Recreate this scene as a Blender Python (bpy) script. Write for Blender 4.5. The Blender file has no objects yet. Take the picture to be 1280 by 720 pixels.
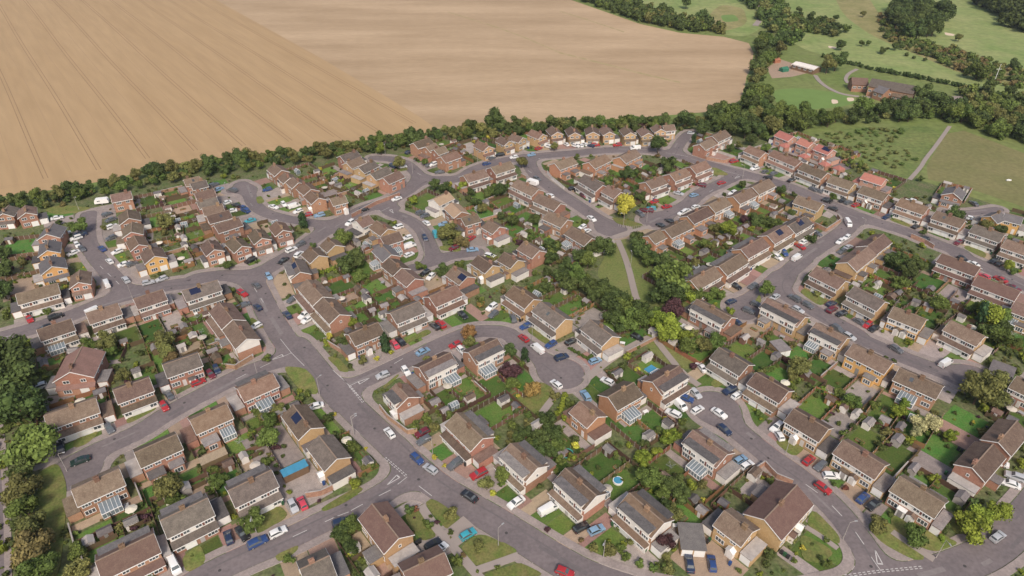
import bpy, bmesh, math, random
import numpy as np
from mathutils import Vector, Matrix
rad = math.radians
S = bpy.context.scene
COL = S.collection
# ---------------------------------------------------------------- camera, light, exposure
CAM_H, CAM_PITCH, CAM_F = 130.0, 34.2, 854.0        # metres, degrees below the horizon, focal length for a 1280 wide frame
cam = bpy.data.objects.new('camera', bpy.data.cameras.new('camera')); COL.objects.link(cam)
cam.location = (0, 0, CAM_H); cam.rotation_euler = (rad(90 - CAM_PITCH), 0, 0)
cam.data.sensor_width = 36; cam.data.lens = 36 * CAM_F / 1280; cam.data.clip_start = 1; cam.data.clip_end = 8000
S.camera = cam
SUN_EL, SUN_AZ = 46, 176                              # azimuth clockwise from +Y (the view direction)
W = bpy.data.worlds.new('World'); S.world = W; W.use_nodes = True
wn = W.node_tree
sky = wn.nodes.new('ShaderNodeTexSky'); sky.sky_type = 'NISHITA'; sky.sun_disc = False
sky.sun_elevation = rad(SUN_EL); sky.sun_rotation = rad(SUN_AZ); sky.air_density = 1.0; sky.dust_density = 4.0; sky.ozone_density = 0.6
wn.links.new(sky.outputs[0], wn.nodes['Background'].inputs[0]); wn.nodes['Background'].inputs[1].default_value = 0.078
sun = bpy.data.objects.new('sun', bpy.data.lights.new('sun', 'SUN')); COL.objects.link(sun)
sun.data.energy = 1.5; sun.data.angle = rad(10); sun.data.color = (1.0, .91, .80)
az = rad(SUN_AZ); el = rad(SUN_EL)
sun.rotation_euler = Vector((math.sin(az)*math.cos(el), math.cos(az)*math.cos(el), math.sin(el))).to_track_quat('Z', 'Y').to_euler()
S.view_settings.view_transform = 'Standard'; S.view_settings.look = 'None'; S.view_settings.gamma = 1
S.view_settings.exposure = 0.90
HAZE = 0.00009
random.seed(7); rng = random.Random(11)

HOUSES=[(60.0,537.5,125.0,515.5,'r0lf','LA'),(147.5,505.5,192.5,488.0,'r0lf','LA'),(209.2,472.5,253.5,457.0,'r0f','LA'),(66.2,477.5,117.0,471.2,'r5gx','LZ'),(305.5,502.5,349.2,482.5,'r0kvd','LB'),(245.5,543.0,291.8,522.5,'r0k','LB'),(176.2,585.0,228.8,561.2,'r0k','LB'),(97.0,633.0,157.0,606.2,'r0kv','LB'),(352.5,520.0,373.0,550.0,'b0x','LD'),(383.5,560.0,406.2,588.8,'b0x','LD'),(127.5,725.5,201.2,690.5,'r1lfd','LC'),(209.2,673.0,268.5,643.8,'r0clfd','LC'),(294.2,634.5,348.5,607.5,'r0clfd','LC'),(384.2,737.5,420.5,718.8,'r0k','LF'),(448.0,648.0,480.5,691.8,'b1k','LE'),(513.5,740.0,566.0,716.2,'r1k','LF'),(622.8,571.2,657.8,601.2,'r0clnGdf','BR'),(691.5,602.5,730.2,637.5,'r0clnGdf','BR'),(771.5,633.8,814.0,672.5,'r0clnGdf','BR'),(556.0,531.2,588.5,563.8,'r0lfd','BR'),(481.5,493.0,496.5,510.0,'r0xn','CS'),(533.5,475.0,572.2,455.5,'r0cnkv','CS'),(595.5,455.5,631.0,438.0,'r0cnkv','CS'),(444.0,432.5,481.0,417.0,'r0f','CN'),(496.0,405.0,532.2,390.0,'r0clf','CN'),(544.8,383.8,578.5,368.8,'r0clf','CN'),(631.0,368.8,656.0,385.8,'b0clf','CN'),(664.5,388.8,695.2,410.8,'b0clf','CN'),(725.2,411.2,752.8,432.5,'b0clf','CN'),(771.5,513.0,803.5,494.5,'o0kv','CE'),(711.5,515.5,734.0,535.0,'o0xk','CE'),(827.8,493.8,860.2,472.5,'o0clnf','CE'),(887.5,447.5,924.0,470.0,'r0clf','RS'),(933.2,480.0,974.0,503.8,'r0clf','RS'),(979.5,527.0,1024.0,552.0,'b0cf','RS'),(1041.2,566.2,1093.0,599.5,'b0cf','RS'),(1111.8,613.0,1168.0,648.0,'r0cf','RS'),(853.2,553.0,894.5,585.0,'r0cnkvd','RB'),(976.5,675.0,1016.5,630.5,'b1fD','RB'),(891.5,656.2,926.5,683.2,'b0xf','RB'),(1231.2,602.5,1257.0,572.5,'r0kx','RG'),(1263.8,570.0,1286.2,542.5,'r0kx','RG'),(860.8,386.2,904.5,409.2,'r0cnk','CD'),(949.5,383.8,995.8,408.8,'b0cnk','CD'),(1010.0,416.2,1049.5,435.5,'b0cnk','CD'),(1056.2,443.0,1105.0,468.0,'y0k','CD'),(1115.8,475.0,1170.0,499.2,'r0kv','CD'),(1262.5,485.0,1290.0,498.8,'r0ck','CD'),(1010.8,343.8,1047.0,362.0,'b0clf','CU'),(1058.0,368.8,1095.5,388.8,'b0clf','CU'),(1109.5,396.2,1150.0,412.5,'y0cf','CU'),(1178.2,412.5,1220.5,433.0,'b0clf','CU'),(1170.0,327.5,1218.0,345.5,'r1clk','UR'),(1214.5,356.2,1268.0,376.2,'r1clk','UR'),(1261.2,388.8,1290.0,400.0,'b0k','UR'),(928.0,188.3,950.8,198.0,'r0clf','UN'),(957.5,193.3,996.7,209.7,'r0clf','UN'),(997.0,211.7,1026.7,223.7,'r0clf','UN'),(1033.0,228.0,1062.0,237.5,'b0clf','UN'),(1071.3,240.8,1103.7,251.7,'r0cf','UN'),(1119.2,256.7,1154.2,268.7,'r0clf','UN'),(1163.0,273.3,1200.3,285.3,'r0clf','UN'),(1210.8,290.0,1248.7,303.3,'r0clf','UN'),(1250.8,309.2,1286.7,321.7,'r0clf','UN'),(990.8,253.7,1021.7,264.2,'b0k','UM'),(1071.2,339.5,1095.5,318.8,'b0k','UM'),(1095.5,318.0,1115.0,303.0,'b0k','UM'),(967.7,169.5,985.0,176.8,'p3x','RR'),(994.2,178.7,1010.0,184.7,'p3x','RR'),(1016.3,186.5,1034.2,193.8,'p3xs','RR'),(1075.0,223.3,1101.7,231.7,'p3x','RR'),(1176.7,243.3,1202.5,250.0,'r4gx','FE'),(1226.7,270.8,1247.0,279.2,'y4gx','FE'),(1249.2,274.2,1279.2,281.7,'y4x','FE'),(819.2,305.0,833.3,296.7,'o0xk','PB'),(839.2,297.5,866.7,285.0,'o0k','PB'),(867.5,280.0,892.5,268.3,'o0k','PB'),(894.2,265.8,915.0,255.8,'o0ck','PB'),(925.0,255.0,946.7,244.2,'o0ck','PB'),(949.2,243.3,969.2,232.5,'o0ck','PB'),(873.2,362.5,903.2,345.0,'o0clfd','PA'),(910.0,345.0,935.0,327.5,'o0clfd','PA'),(935.0,322.5,963.2,308.0,'o0clfd','PA'),(968.2,305.0,992.0,291.2,'o0clf','PA'),(994.5,292.5,1016.5,279.5,'o0clf','PA'),(814.2,236.7,835.0,229.2,'r0clf','PN'),(844.2,226.7,864.2,219.2,'r0clf','PN'),(870.8,217.5,888.7,209.2,'r0clf','PN'),(700.0,212.5,722.5,204.2,'o0k','TU'),(743.7,210.8,764.2,200.8,'o0k','TU'),(782.5,204.2,801.7,194.2,'o0k','TU'),(722.5,225.8,743.7,239.7,'r0clf','TV'),(750.8,240.0,767.5,248.3,'r0clf','TV'),(603.7,189.2,617.5,185.0,'b0gx','HN'),(631.7,181.7,641.3,178.8,'b0gx','HN'),(648.3,178.3,658.3,173.7,'b0gx','HN'),(673.3,173.7,683.7,170.0,'b0gx','HN'),(689.7,169.7,703.7,168.0,'b0gx','HN'),(711.3,170.0,725.8,169.2,'b0gx','HN'),(732.5,169.2,750.0,169.2,'b0gx','HN'),(754.2,169.2,769.2,168.3,'b0gx','HN'),(781.7,170.0,794.2,169.2,'b0gx','HN'),(803.3,170.8,816.7,170.0,'b0gx','HN'),(818.3,165.8,833.3,165.0,'b0gx','HN'),(831.7,164.2,844.7,163.0,'b0cx','HN'),(882.0,187.5,896.7,180.0,'r0xf','HE'),(897.5,177.5,914.2,170.0,'r0cf','HE'),(430.8,202.5,451.7,195.8,'r0kx','TL'),(440.0,210.8,457.5,203.3,'b0kx','TL'),(455.8,216.7,474.2,207.5,'b0kx','TL'),(470.0,225.0,490.8,215.8,'b0kx','TL'),(485.8,230.0,506.7,221.7,'r0kx','TL'),(522.5,185.8,542.5,179.2,'r0kx','TR'),(535.0,191.7,553.3,184.2,'r0kx','TR'),(545.8,195.0,563.3,188.3,'r0kx','TR'),(556.7,203.3,577.5,196.7,'r0kx','TR'),(585.0,228.3,611.7,220.8,'r0clk','TB'),(620.0,218.3,644.2,210.0,'r0clk','TB'),(639.2,232.5,664.2,245.8,'r0clk','TZ'),(665.0,251.7,693.3,263.3,'r0clk','TZ'),(677.5,274.2,701.7,284.2,'r0k','TZ'),(705.2,292.5,730.2,307.5,'r0k','TZ'),(549.2,257.5,568.3,248.3,'w2xf','MC'),(555.0,260.8,567.5,272.5,'r2xf','MC'),(581.7,282.5,601.7,276.7,'r0xf','MC'),(601.7,284.2,615.8,292.5,'r0xf','MC'),(645.8,311.7,665.0,323.0,'r0xf','MC'),(556.5,343.8,574.0,356.2,'r0xf','MC'),(588.5,328.8,605.5,342.0,'b0xf','MC'),(620.5,325.5,638.5,335.0,'b0xf','MC'),(453.5,285.0,468.5,278.0,'w0xk','MD'),(461.0,285.0,476.0,295.0,'b0xk','MD'),(481.5,307.5,504.8,300.0,'r0xk','MD'),(464.8,313.8,478.5,327.5,'r4xk','MD'),(476.8,332.5,491.0,345.0,'r0xk','MD'),(493.5,346.2,508.0,358.8,'r0xk','MD'),(372.5,360.0,390.0,382.5,'r0clf','MW'),(391.8,383.8,411.8,405.0,'r0clf','MW'),(355.5,331.2,363.5,348.8,'r0xn','MW'),(376.0,318.8,388.5,328.8,'b0xk','MW'),(399.2,307.5,409.2,315.5,'b0xk','MW'),(259.2,320.0,279.2,313.8,'r0gx','DG'),(293.0,316.2,314.2,308.8,'r0gx','DG'),(319.2,305.0,338.0,300.0,'r0gx','DG'),(345.5,295.0,364.2,290.0,'r0gx','DG'),(233.0,377.0,278.0,363.0,'r0clk','WS'),(261.0,390.0,278.0,411.2,'r0clk','WV'),(278.8,412.5,294.2,436.2,'r0cGk','WV'),(51.2,427.0,94.5,412.5,'r0clkv','WS'),(112.5,405.5,153.0,392.5,'r0clk','WS'),(172.5,387.0,209.5,374.5,'r0clk','WS'),(23.0,381.2,75.5,367.0,'r0clf','WW'),(87.5,360.5,112.5,355.5,'r0gx','WG'),(51.2,343.8,83.8,335.0,'y4gx','WG'),(47.5,321.2,75.0,315.5,'y4gx','WG'),(46.2,300.0,75.0,297.0,'r4gx','WG'),(19.5,273.8,48.8,267.5,'r0gx','WG'),(-3.8,272.5,15.0,270.5,'r0gx','WG'),(181.2,330.0,208.8,322.0,'y0gx','WR'),(163.8,313.8,186.2,307.5,'r0gx','WR'),(153.0,297.5,178.8,293.0,'r0gx','WR'),(149.5,281.2,176.2,275.5,'r0gx','WR'),(140.0,253.3,165.8,248.3,'r0x','WR'),(231.7,233.3,253.7,228.3,'r0kx','WC'),(240.0,238.3,262.5,232.5,'r0kx','WC'),(246.7,250.8,270.8,245.0,'r0kx','WC'),(249.2,261.7,275.0,255.0,'r0kx','WC'),(255.0,270.0,281.7,264.2,'r0kx','WC'),(262.5,280.0,290.8,272.5,'r0kx','WC'),(273.3,291.7,304.2,281.7,'r0kx','WC'),(333.0,212.5,344.2,220.0,'r0xf','WT'),(346.7,222.5,355.0,230.0,'r0xf','WT'),(356.3,227.5,366.7,236.7,'r0xf','WT'),(370.0,235.8,380.0,244.2,'r0xf','WT'),(380.0,245.8,389.7,255.8,'r0xf','WT'),(415.0,258.0,436.7,252.5,'r0x','WT')]
ROADS=[('m',7.2,[(-40.0,434.0),(0.0,422.5),(45.0,410.0),(95.0,392.5),(140.0,373.8),(175.0,365.0),(212.5,356.2),(240.0,353.8),(245.5,347.5),(283.0,343.8),(310.5,346.2),(328.0,340.0),(348.0,327.5),(370.5,315.0),(393.0,297.5),(420.5,280.0),(448.0,265.0),(458.3,260.0),(486.7,251.7),(510.0,238.3),(525.0,225.0),(540.0,224.2),(561.7,225.0),(580.0,221.7),(593.3,211.7),(626.7,200.8),(660.0,196.7),(690.0,193.3),(720.0,191.7),(741.7,188.7),(783.3,186.7),(816.7,188.3),(841.7,194.2),(840.0,191.7),(873.3,201.7),(906.7,211.7),(940.0,220.0),(966.7,227.5),(981.7,231.7),(1010.0,243.3),(1040.0,256.7),(1066.7,267.5),(1030.0,252.5),(1063.3,268.3),(1096.7,278.3),(1140.0,291.7),(1153.3,298.3),(1203.3,316.7),(1195.0,317.5),(1240.0,337.5),(1280.0,357.5),(1340.0,385.0)]),('d',7.4,[(311.8,346.2),(319.2,357.5),(325.5,370.0),(335.5,392.5),(348.0,412.5),(363.0,435.0),(368.0,427.5),(388.0,452.5),(408.0,477.5),(433.0,507.5),(431.0,500.0),(456.0,525.0),(488.5,555.0),(505.0,572.0),(546.0,608.0),(590.0,634.0),(628.0,656.0),(690.0,696.0),(740.0,724.0),(830.0,752.0),(950.0,765.0),(1050.0,745.0),(1120.0,728.0),(1180.0,714.0),(1240.0,690.0),(1280.0,650.0),(1320.0,600.0)]),('w',6.2,[(363.0,447.5),(320.5,460.0),(283.0,477.5),(245.5,497.5),(208.0,517.5),(175.0,540.0),(140.0,555.0),(112.5,568.0),(100.0,587.5)]),('s',6.2,[(498.5,603.8),(466.0,625.0),(431.0,640.0),(398.0,655.0),(358.0,675.0),(308.0,695.0),(253.0,721.2),(210.0,750.0)]),('c',6.0,[(441.0,482.5),(473.5,467.5),(516.0,447.5),(556.0,427.5),(591.0,413.8),(621.0,413.8),(634.0,416.2),(649.0,427.5),(659.0,432.5),(684.0,455.0),(706.5,471.2)]),('y',6.0,[(157.5,363.8),(140.0,345.0),(122.5,325.0),(110.0,305.0),(108.8,285.0),(111.2,267.5)]),('z',5.6,[(423.3,283.3),(388.3,278.3),(355.0,273.3),(328.3,265.8),(314.2,251.7),(309.2,235.0),(301.7,230.0)]),('zz',5,[(310.0,237.5),(290.0,238.3)]),('q',5.6,[(491.7,260.8),(483.5,265.0),(511.0,273.8),(528.5,287.5),(538.5,310.0),(543.5,325.0),(566.0,318.8),(596.0,315.5)]),('qq',5,[(543.5,325.0),(528.5,332.5),(516.0,335.0)]),('n',6,[(528.3,225.8),(518.3,213.3),(506.7,203.3),(486.7,198.3),(468.3,197.5)]),('r',6.4,[(658.3,197.5),(666.7,216.7),(680.0,228.3),(701.7,243.3),(710.0,248.3),(725.0,258.3),(750.0,275.0),(766.7,285.8)]),('t',6.4,[(815.0,276.7),(841.7,264.2),(860.0,255.8),(873.3,241.7),(906.7,226.7),(923.3,218.3)]),('v',6.4,[(1070.8,271.7),(1055.0,290.0),(1021.7,310.0),(1000.0,325.0),(1007.0,322.5),(982.0,342.5),(974.5,357.5),(982.0,370.0),(1007.0,382.5),(1037.0,400.0),(1072.0,417.5),(1070.0,421.2),(1115.0,441.2),(1160.0,458.8),(1190.0,468.8),(1215.0,476.2)]),('vv',5.6,[(975.8,347.5),(947.0,366.2),(932.0,377.5),(928.2,392.5)]),('e',6.4,[(894.5,510.0),(914.5,532.5),(939.5,552.5),(967.0,575.0),(957.0,567.5),(994.5,592.5),(1024.5,617.5),(1049.5,642.5),(1067.0,665.0),(1077.5,680.0),(1090.0,700.0),(1100.0,722.5)]),('k',5.5,[(841.7,194.2),(850.0,178.3),(860.8,166.7),(865.0,165.8)]),('f',4.5,[(1185.0,265.0),(1206.7,266.7),(1226.7,265.0),(1246.7,261.7)])]
DISCS=[(894.5,510.0,6.5),(701.5,466.2,6.5),(763.3,285.8,6),(820.0,275.0,6),(92.5,590.0,6),(1215.0,472.5,6),(1040.0,260.0,0.1),(928.2,385.0,5)]
LEFTROAD=[(-30.0,470.0),(-4.0,515.0),(2.0,560.0),(6.0,620.0),(8.0,680.0),(8.0,760.0)]
PATHS=[('park_path',2.2,[(772.0,300.0),(784.0,327.5),(794.0,370.0),(796.5,375.0)]),('fence_path',2.4,[(731.5,475.0),(764.0,447.5),(809.0,422.5),(819.0,421.2)]),('plum_path',2.0,[(817.8,422.5),(839.0,450.0),(856.5,470.0),(874.0,482.5)]),('stub_path',1.8,[(72.5,575.0),(40.0,587.5),(14.0,592.0)]),('corner_path',2.0,[(526.0,632.5),(541.0,655.0),(558.5,676.2),(576.0,695.0),(591.0,712.5),(606.0,730.0)]),('crossover',5.0,[(588.5,653.8),(556.0,680.0),(528.5,692.5)]),('verge_path',1.8,[(591.0,715.0),(623.5,703.8),(648.0,694.8)]),('green_path',1.6,[(1115.0,665.0),(1140.0,682.5),(1167.5,700.0)]),('lawn_path',1.2,[(1007.0,658.8),(1027.0,671.2),(1047.0,686.2)]),('close_path',2.0,[(696.5,492.5),(684.0,507.5),(671.5,525.0)]),('grove_path',2.0,[(766.7,296.7),(786.7,290.0),(813.3,283.3)]),('club_lane',2.2,[(1071.3,86.6),(1060.0,92.2),(1056.3,99.7),(1060.0,104.4)]),('golf_lane',2.6,[(1018.8,94.1),(1024.4,102.5),(1037.5,111.9),(1056.3,119.4),(1093.8,122.2),(1120.0,124.1)]),('field_track',1.8,[(1136.7,225.0),(1151.7,208.3),(1155.8,200.0),(1168.0,185.0),(1187.0,158.0)]),('far_lane',4.5,[(943.8,32.5),(951.9,22.3),(953.9,12.2),(945.8,2.0)])]
VERGES=[[(529.8,630.0),(541.0,622.5),(581.0,650.0),(560.5,665.5)],[(573.5,685.0),(601.0,665.0),(650.5,691.2),(596.0,711.2)],[(602.2,718.8),(628.5,710.0),(656.0,702.5),(656.0,730.0),(616.0,730.0)],[(503.5,645.0),(523.5,635.0),(548.5,670.0),(526.0,677.5)],[(351.8,458.0),(380.5,460.0),(393.0,472.5),(399.2,493.8),(378.0,492.5)],[(408.0,447.5),(418.0,445.0),(438.0,465.0),(428.0,466.2)],[(400.0,636.2),(448.0,607.5),(455.5,612.5),(433.0,627.5),(405.5,640.0)],[(343.0,695.0),(373.0,681.2),(373.0,687.5),(358.0,700.0),(348.0,702.5)],[(416.0,447.5),(423.5,447.5),(437.2,463.8),(423.5,465.5)],[(478.5,483.8),(498.5,467.0),(498.5,471.2),(481.0,486.2)],[(504.8,427.5),(533.5,411.2),(541.0,416.2),(508.5,430.0)],[(576.0,430.0),(588.5,415.0),(596.0,427.5),(581.0,432.5)],[(1082.5,657.5),(1097.5,647.5),(1140.0,670.0),(1157.5,700.0),(1140.0,700.0),(1102.5,680.0)],[(1112.5,645.0),(1145.0,645.0),(1180.0,670.0),(1200.0,680.0),(1165.0,692.5),(1115.0,663.8)],[(1015.8,635.0),(1049.5,670.0),(1049.5,682.5),(1007.0,657.5)],[(999.5,665.0),(1044.5,690.0),(1027.0,705.0),(1002.0,700.0)],[(624.0,675.0),(650.2,690.0),(624.0,701.2)],[(627.8,712.5),(649.0,702.5),(684.0,720.0),(631.5,725.0)],[(1180.0,650.0),(1215.0,640.0),(1255.0,645.0),(1200.0,672.5)],[(53.8,262.5),(75.0,256.2),(117.5,260.0),(100.0,265.5),(70.0,268.8)],[(85.0,330.0),(100.0,327.5),(102.5,335.0),(92.5,337.5)],[(763.3,271.7),(778.3,273.3),(806.7,281.7),(793.3,285.0),(771.7,280.0)],[(943.2,377.5),(949.5,367.5),(952.0,377.5),(947.0,380.0)],[(998.2,365.0),(1012.0,357.5),(1037.0,375.0),(1024.5,383.8)],[(491.7,208.3),(508.3,208.3),(510.0,213.3),(493.3,215.0)],[(313.0,395.0),(333.0,410.0),(313.0,412.5)],[(368.0,282.5),(380.5,280.0),(390.5,292.5),(373.0,290.0)],[(888.3,210.0),(895.0,209.7),(911.7,218.3),(903.3,220.0),(886.7,216.7)],[(320.0,246.7),(326.7,245.0),(331.7,253.3),(321.7,255.0)],[(548.5,307.5),(576.0,307.5),(576.0,315.0),(551.0,313.8)],[(967.0,552.5),(982.0,547.5),(1007.0,560.0),(992.0,572.5)],[(887.0,480.0),(897.0,471.2),(909.5,477.5),(894.5,486.2)],[(641.5,495.0),(674.0,476.2),(695.2,487.5),(669.0,525.0)],[(656.5,412.5),(671.5,407.5),(689.0,425.0),(681.5,431.2)],[(45.0,592.5),(72.5,577.5),(83.8,605.0),(82.5,645.0),(75.0,720.0),(55.0,720.0),(50.0,640.0)],[(91.2,552.5),(110.0,540.0),(125.0,540.0),(110.0,555.0),(93.8,561.2)],[(157.5,525.0),(180.0,507.5),(200.0,510.0),(160.0,531.2)],[(1202.5,310.0),(1212.5,306.2),(1233.8,317.5),(1230.0,323.8)],[(1110.0,275.0),(1120.0,272.5),(1138.3,281.7),(1136.7,285.0)],[(1115.0,425.0),(1122.5,415.0),(1137.5,427.5),(1127.5,436.2)],[(325.5,640.0),(350.5,632.5),(361.8,645.0),(323.0,668.8),(318.0,660.0)],[(226.8,697.5),(250.5,680.0),(259.2,702.5),(233.0,717.5)]]
PARK=[[(764.0,307.5),(771.5,301.2),(786.5,297.5),(814.0,335.0),(849.0,367.5),(864.0,370.0),(864.0,382.5),(824.0,385.0),(799.0,377.5),(764.0,365.0),(744.0,342.5)],[(805.2,432.5),(816.5,422.5),(864.0,445.0),(864.0,462.5),(836.5,457.5)],[(832.0,427.5),(854.5,445.0),(874.5,447.5),(854.5,462.5),(847.0,460.0),(832.0,445.0)]]
DASH=[[(488.5,612.5),(463.5,625.0),(431.0,642.5),(433.0,640.0),(398.0,656.2),(363.0,672.5)],[(338.0,453.8),(308.0,467.5),(288.0,477.5),(268.0,487.5)],[(468.5,470.0),(496.0,452.5),(516.0,441.2),(533.5,430.0)],[(1007.0,605.5),(1022.0,616.2),(1044.5,636.2),(1054.5,647.5),(1064.5,657.5),(1072.5,670.0),(1083.8,686.2)],[(0.0,422.5),(22.5,418.0)],[(886.7,240.0),(898.3,233.3),(910.0,226.7)],[(521.7,216.7),(536.7,223.3)],[(318.0,360.0),(330.5,380.0)],[(660.0,213.3),(670.0,220.0),(680.0,228.3)],[(125.0,332.5),(150.0,356.2)]]
SOLID=[[(523.5,607.5),(539.8,620.0)],[(497.2,605.5),(509.0,596.2)],[(350.5,423.8),(364.2,441.2)],[(364.2,441.2),(380.5,457.5)],[(353.0,446.2),(364.2,441.2)],[(418.0,462.5),(448.0,495.0)],[(416.0,462.5),(437.2,482.5)],[(437.2,482.5),(448.0,477.0)],[(468.3,268.3),(486.7,259.2)],[(1088.8,696.2),(1101.2,713.8)],[(903.3,213.3),(930.0,220.0)],[(840.0,192.0),(860.0,195.8)],[(416.0,647.5),(436.0,640.0)]]
GIVE=[[(481.0,572.0),(508.5,595.5)],[(437.2,482.5),(454.8,503.8)],[(1055.0,720.0),(1101.2,713.8),(1153.8,708.8)]]
ARROWS=[(484.0,606.2,498.5,595.0),(339.2,450.0,358.0,442.5),(1093.8,687.5,1100.0,705.0),(462.2,472.5,446.0,480.0),(918.3,223.3,930.0,216.7),(491.7,266.7,486.7,260.0)]
LAMPS=[(84,589),(321,667),(541,568),(623,682),(754,697),(982,567),(1053,675),(1170,697),(221,500),(322,469),(400,494),(443,545),(476,447),(442,542),(735,479),(665,426),(166,374),(788,335),(850,374),(808,278),(779,284),(1077,292),(1099,269),(677,214),(653,192),(597,205),(516,217),(482,195),(928,223),(531,320),(626,306),(984,244),(862,242),(1290,600),(99,263),(284,247)]
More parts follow.
